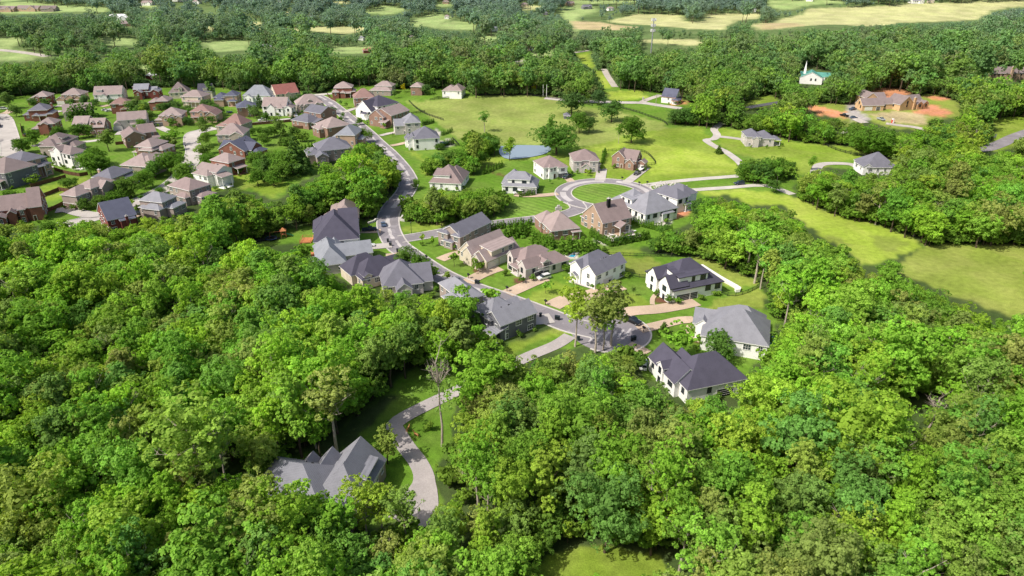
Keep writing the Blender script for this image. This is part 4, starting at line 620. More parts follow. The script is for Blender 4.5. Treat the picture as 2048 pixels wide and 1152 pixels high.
def quads(name, ctr, nrm, size, tint, mat, r):
    """Many small leaf sprays: one bent quad (two triangles) each, round CTR, facing roughly NRM."""
    n = len(ctr); nrm = nrm / np.linalg.norm(nrm, axis=1, keepdims=True)
    a = np.cross(nrm, r.normal(size=(n, 3))); a /= np.linalg.norm(a, axis=1, keepdims=True); b = np.cross(nrm, a)
    s = size[:, None] * 0.5; k = r.uniform(0.6, 1.0, (n, 1)); bend = nrm * s * r.uniform(-.5, .5, (n, 1))
    v = np.stack([ctr - a*s, ctr - b*s*k + bend, ctr + a*s, ctr + b*s*k - bend], 1).reshape(-1, 3)
    me = bpy.data.meshes.new(name); me.vertices.add(4*n); me.vertices.foreach_set('co', v.astype(np.float32).ravel())
    me.loops.add(4*n); me.polygons.add(n); me.loops.foreach_set('vertex_index', np.arange(4*n, dtype=np.int32)); me.polygons.foreach_set('loop_start', np.arange(0, 4*n, 4, dtype=np.int32)); me.update(calc_edges=True)
    at = me.attributes.new('tint', 'FLOAT', 'POINT'); at.data.foreach_set('value', np.repeat(tint, 4).astype(np.float32)); me.materials.append(mat); return me
def crown_mesh(seed, h, rad, base, lobes, leaves, ls, mat, shape='round', gap=0.0):
    r = np.random.default_rng(seed); C, N, S, T = [], [], [], []
    ch = h - base; czz = base + ch*0.52; ex_, ey_ = (r.uniform(.78, 1.22), r.uniform(.78, 1.22)) if shape != 'cone' else (1, 1); lx, ly = r.uniform(-.2, .2, 2)*rad*(shape != 'cone')
    for i in range(lobes):
        if shape == 'cone':
            f = (i + .5)/lobes; z = base + ch*f; rr = rad*(1 - f)**0.8*0.62; th = i*2.4 + r.uniform(-.4, .4); c = np.array([math.cos(th)*rr, math.sin(th)*rr, z]); lr = rad*(0.62*(1 - f) + 0.16)
        else:
            d = r.normal(size=3); d /= np.linalg.norm(d); d[2] = d[2]*0.9 + (0.18 if shape != 'full' else -.08); q = r.uniform(0.42, 1.0) if i else 0.2
            wv = 1.0 if shape in ('round', 'full') else (1 - 0.35*max(0, d[2])); c = np.array([d[0]*rad*q*wv*ex_ + lx*d[2], d[1]*rad*q*wv*ey_ + ly*d[2], czz + d[2]*ch*0.46*q]); lr = rad*r.uniform(0.17, 0.42)
        if r.random() < max(gap, .1 if shape != 'cone' else 0): continue
        k = max(24, int(leaves/lobes*(lr/(rad*.33))**2)); ns = max(6, int(k/22)); sd = r.normal(size=(ns, 3)); sd /= np.linalg.norm(sd, axis=1, keepdims=True); sd[:, 2] = np.where(sd[:, 2] < -0.3, -sd[:, 2]*0.8, sd[:, 2])
        sd /= np.linalg.norm(sd, axis=1, keepdims=True); sr_ = lr*r.uniform(.72, 1.12, (ns, 1)); j = r.integers(0, ns, k)      # twigs on a limb, leaves round a twig
        d = r.normal(size=(k, 3)) + sd[j]*1.1 + np.array([0, 0, .25]); d /= np.linalg.norm(d, axis=1, keepdims=True); sq = np.array([1, 1, 0.8 if shape != 'cone' else 1.0])
        q_ = np.clip(lr*.34, .25, .75)*r.uniform(.6, 1.15, (ns, 1)); C.append(c + (sd*sr_)[j]*sq + d*q_[j]*np.clip(r.normal(.9, .15, (k, 1)), .3, 1.2)); N.append(d*.8 + sd[j]*.25 + r.normal(size=(k, 3))*0.34 + np.array([0, 0, .2])); S.append(ls*r.uniform(.6, 1.3, k)); lt = r.uniform(.8, 1.18); T.append(np.clip(lt*(r.uniform(.85, 1.15, ns)[j])*r.uniform(.92, 1.08, k), .5, 1.6))
    k = int(leaves*0.10); d = r.normal(size=(k, 3)); d /= np.linalg.norm(d, axis=1, keepdims=True)          # inner dark leaves that stop the light
    q = r.uniform(.2, .6, (k, 1)); sc3 = np.array([rad, rad, ch*.5])*(0.8 if shape != 'cone' else 0.4); C.append(np.array([0, 0, czz - (ch*.1 if shape == 'cone' else 0)]) + d*q*sc3); N.append(d); S.append(ls*r.uniform(1.4, 2.4, k)*(0.5 if gap else 1)); T.append(np.full(k, .85))
    return quads('crown', np.concatenate(C), np.concatenate(N), np.concatenate(S), np.concatenate(T), mat, r)
def trunk_mesh(seed, h, base, rad, r0, mat, limbs=5, lean=0.0, twigs=0):
    r = random.Random(seed); m = MB(); p = Vector((0, 0, -0.4)); dead = limbs >= 12; top = base + (h - base)*(.82 if dead else .6); n = 4; pts = [p]
    for i in range(1, n + 1): pts.append(Vector((lean*i/n + r.uniform(-.25, .25), r.uniform(-.25, .25), top*i/n)))
    for i in range(n): m.tube(pts[i], pts[i + 1], r0*(1 - .2*i), r0*(1 - .2*(i + 1)), 7)
    for i in range(limbs):
        a = i*2.4 + r.uniform(-.4, .4); s = pts[2].lerp(pts[4], r.random()) if i % 2 else pts[3]; sp = .5 if dead else 1; e = s + Vector((math.cos(a)*rad*r.uniform(.5, .8)*sp, math.sin(a)*rad*r.uniform(.5, .8)*sp, (h - base)*r.uniform(.12, .3)*(1.2 if dead else 1))); mid = s.lerp(e, .5) + Vector((0, 0, -rad*.06))
        m.tube(s, mid, r0*.38, r0*.26, 5); m.tube(mid, e, r0*.26, r0*.1, 5)
        for k in range(twigs):
            b = mid.lerp(e, r.random()); m.tube(b, b + Vector((r.uniform(-1, 1), r.uniform(-1, 1), r.uniform(.3, 1.4)))*rad*.3, r0*.1, r0*.03, 4)
    return m.mesh('trunk', [mat])
KIND = {}   # kind -> list of (trunk mesh, crown mesh, height, radius)
def kind(k, n, h, rad, base, lobes, leaves, ls, mat, tr, r0, bark=BARK, limbs=5, gap=0.0, shape='round', twigs=0):
    KIND[k] = [(trunk_mesh(hash(k) % 97 + i if False else len(k)*31 + i, h, base, rad, r0, bark, limbs, 0.6*(i % 2), twigs), crown_mesh(len(k)*77 + i*5 + ord(k[0]), h*(1 + .08*((i*3) % 4 - 1.5)), rad*(1 + .1*((i*5) % 3 - 1)), base, lobes, leaves, ls, mat, shape, gap), h, rad) for i in range(n)]
kind('oak', 9, 16, 4.7, 1.5, 44, 13000, 0.37, LEAF, 0, .3); kind('tall', 4, 18, 3.7, 1.8, 40, 11500, 0.36, LEAF, 0, .28, shape='oval'); kind('sparse', 4, 19, 4.3, 5.0, 36, 7500, 0.35, LEAF, 0, .28, PALEB, 9, .3, 'oval', 3)
kind('pale', 2, 15, 4.7, 1.4, 40, 12000, 0.37, LEAFG, 0, .3); kind('dark', 5, 15, 5.6, .6, 78, 17000, .38, LEAFD, 0, .34, shape='full'); kind('young', 3, 7, 2.3, 1.4, 14, 1500, 0.42, LEAF, 0, .09, shape='oval'); kind('yellow', 2, 9, 2.8, 1.2, 14, 1300, .5, LEAFY, 0, .1, shape='oval')
kind('cedar', 3, 11, 2.5, .5, 22, 3000, .45, LEAFC, 0, .16, shape='cone', limbs=0); kind('arb', 3, 5, 1.05, .1, 14, 700, .3, LEAFA, 0, .07, shape='cone', limbs=0); kind('pine', 2, 24, 4.6, 11, 18, 2600, .6, LEAFP, 0, .32, PALEB, 8, .1, 'oval')
kind('bush', 3, 3.4, 2.2, .2, 12, 1100, .36, LEAFB, 0, .1, limbs=2); kind('dead', 2, 17, 4.5, 6, 12, 1300, .32, LEAF, 0, .22, PALEB, 12, .6, 'round', 7); kind('lanky', 3, 22, 3.9, 5.5, 32, 8200, .38, LEAF, 0, .3, PALEB, 10, .12, 'oval', 3)
TN = dict(dark=('yard_tree', 'tree'), oak=('yard_tree', 'tree'), tall=('yard_tree', 'tree'), sparse=('yard_tree', 'tree'), pale=('yard_tree', 'tree'), young=('young_tree', 'young tree'), yellow=('yellow_tree', 'yellow tree'), cedar=('cedar_tree', 'cedar'), arb=('arborvitae', 'arborvitae'),
          pine=('pine_tree', 'pine'), bush=('shrub', 'shrub'), dead=('bare_tree', 'bare tree'), lanky=('slender_tree', 'tree'))
def plant(k, pos, h, label, group, wide=1.0, rz=None, i=None, parts=True, nm=None):
    tm, cm, H0, R0 = random.choice(KIND[k]) if i is None else KIND[k][i % len(KIND[k])]
    nm_, cat = TN[k]; s = h / H0; nm = nm or nm_
    t = thing(nm, label, cat, pos, random.uniform(0, 6.28) if rz is None else rz, group); t.scale = (s*wide, s*wide, s)
    if k in ('arb',):
        c = inst('crown', cm, t); return t
    inst('trunk', tm, t); inst('crown', cm, t); return t
MARKS = [(648,980,'the forest-clearing house'), (812,880,'the curved forest driveway'), (858,760,'the mown strip up the driveway'), (1000,650,'the dark grey house'), (1190,640,'the turning circle'), (1430,750,'the charcoal-roofed white house'), (1470,665,'the white house with the pool'), (1540,600,'the fenced lawn of the box-dormer house'),
         (760,545,'the plum-roofed house'), (560,480,'the orange terrace'), (470,500,'the small grass clearing'), (250,450,'the navy-roofed red house'), (60,430,'the two-gabled red house'), (1650,470,'the bright meadow'), (1900,560,'the olive field'), (1180,1110,'the bottom lawn'), (1850,820,'the bare grey tree'), (1420,480,'the white house at the circle'),
         (80,690,'the grey bare tree on the left'), (430,980,'the leaning forked trunk'), (690,780,'the white-trunked tree'), (750,380,'the road bend'), (900,410,'the wood by the circle'), (1760,340,'the buried white house'), (1950,700,'the right edge below the olive field'), (30,1100,'the lower left corner'), (2000,1100,'the lower right corner'), (1500,1000,'the middle of the lower right forest'), (300,800,'the middle of the left forest'), (1130,900,'the forest centre below the circle'), (40,900,'the left edge'), (2020,900,'the right edge')]
TONE = ['deep green', 'bright yellow-green', 'fresh green', 'lime green', 'mid green', 'bright green', 'dark green', 'olive green']
USED = {}
def tree_label(kind_, x, y, z, h):
    px, py = proj(x, y, z + h*0.6); best = min(MARKS, key=lambda m: math.hypot(m[0] - px, m[1] - py)); dx, dy = px - best[0], py - best[1]; d = math.hypot(dx, dy)
    side = ('right of' if dx > 0 else 'left of') if abs(dx) > 1.3*abs(dy) else ('below' if dy > 0 else 'above') if abs(dy) > 1.3*abs(dx) else (('below' if dy > 0 else 'above') + ' and ' + ('right of' if dx > 0 else 'left of'))
    how = 'right beside' if d < 45 else 'near' if d < 90 else 'a few crowns' if d < 170 else 'well'
    where = f'{how} {side} {best[2]}'; where = where.replace('a few crowns', 'some way').replace('right beside', 'just').replace('near ', 'a little ', 1)
    size = 'huge' if h > 18.5 else 'tall' if h > 16 else 'middling' if h > 13.5 else 'low'; shp = dict(oak='round-crowned', tall='narrow-crowned', sparse='thin-leaved', pale='pale-leaved', pine='tall-stemmed', lanky='slender', dead='bare').get(kind_, 'bushy')
    base = f'{size} {shp} forest tree {where}'
    return ' '.join(base.split()[:16])
# ---------------------------------------------------------------- forests: where canopy shows in the photograph, trees stand
OPENP = [np.array(v, float) for v in NAREA.values()]
GROVE = [[(800,395),(830,385),(880,372),(930,370),(985,374),(1020,392),(1022,412),(985,432),(960,446),(920,440),(880,450),(840,447),(808,442),(797,420)], [(842,345),(848,312),(880,302),(930,305),(957,325),(957,352),(925,346),(880,342),(860,352)],
         [(922,290),(935,266),(975,262),(994,278),(992,312),(960,312),(940,300)], [(1474,352),(1480,330),(1500,318),(1530,325),(1572,320),(1597,335),(1590,352),(1545,370),(1490,366)], [(690,300),(720,282),(745,290),(756,312),(735,320),(700,318)]]
def open_for(o, L_, D, top):
    b = o.location; m = []
    for sx_ in (-.5, .5):
        for z_ in (0.3, top):
            v = Matrix.Rotation(o.rotation_euler.z, 3, 'Z') @ Vector((sx_*L_, -D*.5, 0)); m.append(proj(b.x + v.x, b.y + v.y, b.z + z_))
    xs, ys = [q[0] for q in m], [q[1] for q in m]; OPENP.append(np.array([(min(xs) - 1, min(ys)), (max(xs) + 1, min(ys)), (max(xs) + 1, max(ys)), (min(xs) - 1, max(ys))]))
for q in SIGHT: open_for(*q)
OPENP.append(np.array([(1289,30),(1314,30),(1314,101),(1289,101)])); OPENP.append(np.array([(1596,166),(1596,148),(1616,126),(1642,140),(1668,143),(1645,158),(1628,168)]))
OPENP += [np.array([(1822,788),(1880,788),(1880,858),(1822,858)]), np.array([(50,670),(105,670),(105,716),(50,716)])]
def in_forest(px, py):
    o = np.zeros(px.shape, bool)
    for p in OPENP:
        o |= pip(px, py, p)
    g = np.zeros(px.shape, bool)
    for p in GROVE: g |= pip(px, py, p)
    return ~o | g
def scatter():
    pts = []
    d = 58.0
    while d < 1850:
        sp = 5.3 if d < 330 else 6.4 if d < 620 else 8.2 if d < 1100 else 11.0
        n = int(2*0.92*d/sp); a = (np.arange(n) + rng.uniform(-.36, .36, n))/n*1.84 - .92
        rr = d + rng.uniform(-.36, .36, n)*sp; pts.append(np.stack([rr*np.sin(a), rr*np.cos(a)], 1)); d += sp*.95
    P = np.concatenate(pts); x, y = P[:, 0], P[:, 1]; z = hgt(x, y); dist = np.hypot(x, y)
    h = np.clip(rng.normal(14.6, 3.6, len(x)), 7.5, 23); rad = np.where(dist < 420, h*.40, h*.46)
    rx, ry = np.array(ROADPTS)[:, :2].T; keep = np.ones(len(x), bool)
    near = dist < 700
    for a, b, w_ in ROADPTS[::2]: keep &= ~(near & ((x - a)**2 + (y - b)**2 < (w_ + 2.0)**2))
    for a, b, ux, uy, A, B in FOOT:
        dx, dy = x - a, y - b; keep &= ~((np.abs(dx*ux + dy*uy) < A + 1) & (np.abs(-dx*uy + dy*ux) < B + 1))
    cl = np.sin(x*.011 + 1.3*np.sin(y*.006)) + np.sin(y*.013 + 1.7*np.sin(x*.008 + 2)) + .8*np.sin((x + y)*.03)     # far clearings and big old trees
    keep &= ~((dist > 720) & (cl > 1.15) & (rng.random(len(x)) < .85)); h = np.where(dist > 560, h*np.clip(np.exp(rng.normal(0, .26, len(x))), .6, 1.6), h); rad = np.where(dist < 420, h*.40, h*.46)
    ok = np.zeros(len(x), int); best = h.copy()
    for s in (1.0, .75, .5):
        hh = h*s; c = np.zeros(len(x), int)
        for dz, dxr in ((.1, 0), (.5, -.9), (.5, .9), (.6, 0), (.85, -.7), (.85, .7), (1.17, 0)):
            zz = z + hh*dz; px, py = proj(x + rad*s*dxr, y, zz); c += in_forest(px, py)
        good = (c >= 7) & (ok == 0); best[good] = hh[good]; ok[good] = 1
    px, py = proj(x, y, z); keep &= ok.astype(bool)
    i = np.nonzero(keep)[0]; return x[i], y[i], z[i], best[i]
fx, fy, fz, fh = scatter()
bl_ = G(1190, 1135)
for a, b, ux, uy, A, B in FOOT + [(bl_.x, bl_.y, 1, 0, 10, 6)]:          # no forest tree stands so tall that it would put a near house wholly into shade
    if math.hypot(a, b) > 330: continue
    al = (a - fx)*SUN_DIR.x + (b - fy)*SUN_DIR.y; ac = np.abs((a - fx)*SUN_DIR.y - (b - fy)*SUN_DIR.x); m_ = max(A, B)
    fh = np.where((al > 0) & (al < 30) & (ac < m_ + 1), np.minimum(fh, np.maximum(5.5, (al - m_)*1.0 + 7)), fh)
fd = np.sqrt(fx**2 + fy**2 + 80**2); px_, py_ = proj(fx, fy, fz + fh*.6)
inv = (px_ > -40) & (px_ < 2088) & (py_ < 1190)
order = np.argsort(np.where(inv, -fh/fd, 0)); NIND = 290
ind = set(int(i) for i in order[:NIND])
for i in order[:NIND]:
    u_ = random.random(); k = 'oak' if u_ < .46 else 'tall' if u_ < .7 else 'sparse' if u_ < .95 else 'pale'
    plant(k, (fx[i], fy[i], fz[i] - .1), fh[i]*random.uniform(1.0, 1.12), tree_label(k, fx[i], fy[i], fz[i], fh[i]), 'broadleaf trees of the near forest', random.uniform(.92, 1.15), nm='broadleaf_tree')
# the rest of the woods, one mass
def joined(name, tm, cm):
    me = bpy.data.meshes.new(name); b = bmesh.new(); b.from_mesh(cm); b.from_mesh(tm)
    nt_ = len(tm.polygons); fs = list(b.faces)
    for f in fs[-nt_:]: f.material_index = 1
    b.to_mesh(me); b.free(); me.materials.append(cm.materials[0]); me.materials.append(tm.materials[0]); o = bpy.data.objects.new(name, me); return o
PC = bpy.data.collections.new('woodland_sources'); FC = bpy.data.collections.new('far_woodland_sources')
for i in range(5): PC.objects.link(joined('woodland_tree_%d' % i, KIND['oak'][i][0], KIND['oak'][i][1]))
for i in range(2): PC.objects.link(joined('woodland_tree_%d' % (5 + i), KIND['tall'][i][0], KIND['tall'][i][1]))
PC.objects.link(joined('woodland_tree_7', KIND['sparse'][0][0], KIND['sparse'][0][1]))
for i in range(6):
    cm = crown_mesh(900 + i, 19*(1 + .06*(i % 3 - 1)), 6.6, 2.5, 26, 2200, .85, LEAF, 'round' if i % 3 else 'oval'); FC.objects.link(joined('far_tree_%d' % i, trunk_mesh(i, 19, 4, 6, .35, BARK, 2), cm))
def mass(name, x, y, z, h, coll, n, wide):
    me = bpy.data.meshes.new(name); me.vertices.add(len(x)); me.vertices.foreach_set('co', np.stack([x, y, z - .1], 1).astype(np.float32).ravel())
    s = (h/(16.5 if n == 8 else 19.0))[:, None]*np.stack([rng.uniform(.9, 1.2, len(x))*wide]*2 + [np.ones(len(x))], 1)
    me.attributes.new('scl', 'FLOAT_VECTOR', 'POINT').data.foreach_set('vector', s.astype(np.float32).ravel())
    me.attributes.new('rot', 'FLOAT_VECTOR', 'POINT').data.foreach_set('vector', np.stack([0*x, 0*x, rng.uniform(0, 6.28, len(x))], 1).astype(np.float32).ravel())
    me.attributes.new('pick', 'INT', 'POINT').data.foreach_set('value', rng.integers(0, n, len(x)).astype(np.int32))
    o = bpy.data.objects.new(name, me); COL.objects.link(o); g = bpy.data.node_groups.new(name, 'GeometryNodeTree')
    g.interface.new_socket('Geometry', in_out='INPUT', socket_type='NodeSocketGeometry'); g.interface.new_socket('Geometry', in_out='OUTPUT', socket_type='NodeSocketGeometry')
    N = g.nodes.new; L = g.links.new; gi, go, ip, ci = N('NodeGroupInput'), N('NodeGroupOutput'), N('GeometryNodeInstanceOnPoints'), N('GeometryNodeCollectionInfo')
    ci.inputs[0].default_value = coll; ci.inputs['Separate Children'].default_value = True; ci.inputs['Reset Children'].default_value = True
    def na(a, ty): q = N('GeometryNodeInputNamedAttribute'); q.data_type = ty; q.inputs[0].default_value = a; return q.outputs[0]
    L(gi.outputs[0], ip.inputs['Points']); L(ci.outputs[0], ip.inputs['Instance']); ip.inputs['Pick Instance'].default_value = True
    L(na('pick', 'INT'), ip.inputs['Instance Index']); L(na('rot', 'FLOAT_VECTOR'), ip.inputs['Rotation']); L(na('scl', 'FLOAT_VECTOR'), ip.inputs['Scale']); L(ip.outputs[0], go.inputs[0])
    md = o.modifiers.new('trees', 'NODES'); md.node_group = g; o['kind'] = 'stuff'; o['label'] = 'dense broadleaf woodland behind and between the houses'; return o
rest = np.array([i for i in range(len(fx)) if i not in ind]); dd = np.hypot(fx[rest], fy[rest]); a_ = rest[dd < 420]; b_ = rest[dd >= 420]
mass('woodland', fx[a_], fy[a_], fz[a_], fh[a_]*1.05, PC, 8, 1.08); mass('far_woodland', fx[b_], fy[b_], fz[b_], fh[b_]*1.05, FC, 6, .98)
print('TREES', len(fx), len(a_), len(b_))
# undergrowth along the wood edges: shrubs that close the foot of the forest
def edge_shrubs():
    n = 60000; d = np.sqrt(rng.uniform(60**2, 720**2, n)); a = rng.uniform(-.8, .8, n); x, y = d*np.sin(a), d*np.cos(a); z = hgt(x, y); px, py = proj(x, y, z + .5); k = in_forest(px, py) & in_forest(*proj(x, y, z + 5)) & in_forest(*proj(x - 2, y, z + 2)) & in_forest(*proj(x + 2, y, z + 2))
    op = np.zeros(n, bool)
    for dx, dy in ((0, -9), (-8, -4), (8, -4), (0, 7), (0, -4)):
        q = proj(x + dx, y + dy, z + .2); op |= ~in_forest(*q)
    k &= op
    for a, b, w_ in ROADPTS[::2]: k &= ~((x - a)**2 + (y - b)**2 < (w_ + 1.5)**2)
    for a, b, ux, uy, A, B in FOOT:
        dx, dy = x - a, y - b; k &= ~((np.abs(dx*ux + dy*uy) < A + .8) & (np.abs(-dx*uy + dy*ux) < B + .8))
    i = np.nonzero(k)[0]; return x[i], y[i], z[i]
ex, ey, ez = edge_shrubs(); UC = bpy.data.collections.new('undergrowth_sources')
for i in range(3): UC.objects.link(joined('edge_shrub_%d' % i, KIND['bush'][i][0], KIND['bush'][i][1]))
mass('undergrowth', ex, ey, ez, 19*rng.uniform(.7, 1.9, len(ex)), UC, 3, 1.1)['label'] = 'low shrubs and saplings along the edges of the woods'; print('SHRUBS', len(ex))
# ---------------------------------------------------------------- single trees seen in yards and meadows: foot (px), top (py), kind, what it stands by
MPP = lambda p: (Vector((p.x, p.y, p.z)) - Vector((0, 0, CH))).length / F
def yard(k, px, yb, yt, label, group=None, wide=1.0):
    p = G(px, yb); d = math.hypot(p.x, p.y); lo, hi = 0.5, 40.0
    for _ in range(30):
        m = (lo + hi)/2
        if proj(p.x, p.y, p.z + m)[1] > yt: lo = m
        else: hi = m
    return plant(k, p - Vector((0, 0, .05)), lo, label, group or ('trees standing in yards and meadows' if k not in ('arb', 'bush') else 'shrubs in the yards'), wide)
Y = yard
for a in [('dark',1113,309,232,'big dark spreading tree on the near bank of the pond',1.25),('dark',1262,286,233,'big dark round tree in the meadow right of the pond',1.2),('sparse',1237,287,246,'thin brownish tree leaning against the big dark meadow tree',.9),('dark',1158,266,224,'round tree in the meadow beside the small grey shed',1.1),('dark',1178,266,232,'smaller dark tree right beside the shed tree in the meadow',1.0),
 ('dark',1223,244,199,'lone round tree in the meadow near the highway fence',1.25),('dark',1143,232,181,'broad tree above the small grey shed in the meadow',1.3),('tall',1101,268,228,'olive tree right behind the big pond-bank tree',1.0),('sparse',969,264,217,'gaunt sparse tree alone on the yellow meadow slope',1.25),('tall',1019,321,277,'upright leafy tree at the left bank of the pond',1.2),
 ('dark',1196,210,180,'round tree by the highway fence, larger of two',1.2),('young',1176,207,182,'light green tree by the highway fence, smaller of two',1.3),('young',1115,193,174,'light green young tree beside the two white poles',1.3),('young',1055,189,171,'light green young tree left of the yellow one at the meadow top',1.2),('dark',1740,312,238,'massive dark tree left of the black curved fence end',1.25),('dark',1700,290,245,'dark tree left of the massive dark one along the fence',1.1),
 ('dark',1350,250,212,'dark tree at the left end of the row above the winding lane',1.1),('dark',1372,250,215,'dark tree second in the row above the winding lane',1.1),('dark',1395,250,213,'rounded tree third in the row above the winding lane',1.2),('dark',1425,254,212,'greyish tree where the winding lane enters the row',1.2),('dark',1470,253,220,'bright green tree right of the lane in the row',1.2),('dark',1490,255,222,'bright green tree fourth behind the lavender-roofed house',1.2),
 ('cedar',1437,307,289,'dark rounded evergreen beside the winding lane',1.6),('dark',1580,341,320,'dark small tree left of the buried white house',1.1),('tall',1622,340,313,'pair-topped dark tree beside the buried house drive',1.2),('dark',1548,385,356,'bright small tree where the field lane ends',1.1),
 ('lanky',1150,693,570,'tall slender tree with pale stem left of the turning circle',1.15),('lanky',1190,706,583,'thick-stemmed slender tree in front of the turning circle',1.3),('lanky',1222,692,572,'slender tree leaning right in front of the turning circle',1.35),('lanky',1206,700,592,'slender tree between the two biggest in front of the turning circle',1.1),
 ('young',1356,722,656,'upright young tree between the two white houses by the turning circle',1.15),('dark',1436,722,662,'leafy tree touching the front of the white pool house',1.0),('cedar',1327,668,641,'small dark evergreen on the lawn by the turning circle',1.5),('young',1266,592,571,'small thin tree on the lawn of the box-dormer house',.8),('young',1092,587,562,'small round tree on a mulch ring beside the white SUV drive',1.2),
 ('young',908,533,501,'small round tree on a mulch ring below the open-garage house',1.1),('dark',812,542,496,'leafy tree on the road verge, left of a touching pair',1.1),('dark',840,548,506,'leafy tree on the road verge, right of a touching pair',1.1),('young',868,565,532,'thin street tree at the lower road, left of the next one',1.2),('young',896,563,541,'small street tree at the lower road',1.4),('young',983,610,572,'leafy street tree beside the dark grey house',1.6),
 ('young',845,489,466,'tiny sapling on the corner lawn, upper of two',.8),('young',866,493,470,'tiny sapling on the corner lawn, lower of two',.9),('tall',776,928,850,'bright upright young tree beside the forest driveway',1.15),('dark',833,378,358,'round tree at the verge of the road bend',1.0),('young',1100,368,357,'small tree on the front lawn of the house facing the circle',1.1),('young',1175,352,338,'small tree in front of the pale two-storey house',1.1),
 ('cedar',1208,513,493,'bushy evergreen at the end of the arborvitae row',1.7),('sparse',674,906,722,'tall leaning tree with a bare white trunk above the clearing house',1.1),('tall',641,912,800,'thin dark-stemmed tree in the shade behind the clearing house',.8),('dead',884,892,700,'bare pale trunk standing on the lawn by the forest driveway',.9),('sparse',425,1022,795,'huge forked-trunk tree beside the clearing house',1.3),
 ('oak',535,1160,985,'leafy tree overlapping the left roof of the clearing house',1.0),('oak',592,1150,972,'leafy tree hiding the near-left eave of the clearing house',1.0),('tall',668,1150,978,'upright tree hiding the near wall of the clearing house',1.1),('sparse',612,1085,985,'thin tree over the near roof of the clearing house',1.1),('tall',655,1100,990,'yellow-green tree before the near wall of the clearing house',1.1),('sparse',735,1090,962,'thin tree at the garage end of the clearing house, left of a pair',1.1),('sparse',768,1085,952,'thin tree at the garage end of the clearing house, right of a pair',1.0),('sparse',815,1100,975,'thin small-leaved tree over the brown apron',1.1),('oak',925,668,566,'bright yellow-green tree left of the dark grey house',1.0),('sparse',958,706,640,'thin tree at the porch corner of the dark grey house',1.0),('oak',900,650,590,'dark leafy tree left of the bright one by the dark grey house',1.0),('oak',186,482,441,'bright tree left of the navy-roofed red brick house gable',1.2),('oak',212,497,452,'leafy tree before the red gable of the navy-roofed house',1.2),('oak',243,500,455,'leafy tree before the long wall of the navy-roofed house, left of two',1.2),('oak',273,493,449,'leafy tree before the long wall of the navy-roofed house, right of two',1.2),('oak',302,470,432,'leafy tree right of the navy-roofed red brick house',1.2),('oak',18,492,446,'leafy tree at the front-left of the two-gabled red house',1.2),('oak',58,487,441,'leafy tree in front of the two-gabled red house',1.2),('dark',104,476,437,'dark tree below the right gable of the two-gabled red house',1.2),('oak',136,472,434,'bright tree at the lawn edge right of the two-gabled red house',1.2),('oak',962,842,698,'big bright tree overhanging the middle of the forest lane, left of two',1.1),('oak',1004,826,706,'bright tree overhanging the middle of the forest lane, right of two',1.05),('dead',1850,880,785,'grey leafless tree in the right forest',1.5),('dead',75,735,668,'grey leafless tree in the left forest',1.6),('dead',1600,830,760,'brown half-dead tree left of the grey leafless one',1.0),('pine',1965,430,350,'tall brownish pine with pale stem at the right, larger',1.4),('pine',1995,440,372,'tall brownish pine with pale stem at the right, smaller',1.2),('pine',2030,420,345,'brownish pine cut by the right side of the photo',1.3),
 ('cedar',640,268,249,'dark columnar tree right of the fenced yard behind the tall blank brick end',1.2),('young',682,212,199,'small round tree on the verge below the big-roofed corner house',1.3),('young',693,216,203,'round tree on the verge right of a smaller one below the corner house',1.5),('young',687,238,223,'oval tree beside the upper road',1.4)]: Y(*a[:5], wide=a[5]*(1.1))
for x, yb, yt, l in ((1070,189,170,'bright yellow tree at the meadow top near the poles'),(808,185,168,'bright yellow tree at the wood edge behind the small brick house'),(1045,188,172,'yellow-green small tree at the meadow top')): Y('yellow', x, yb, yt, l, 'yellow trees at the wood edge', 1.2)
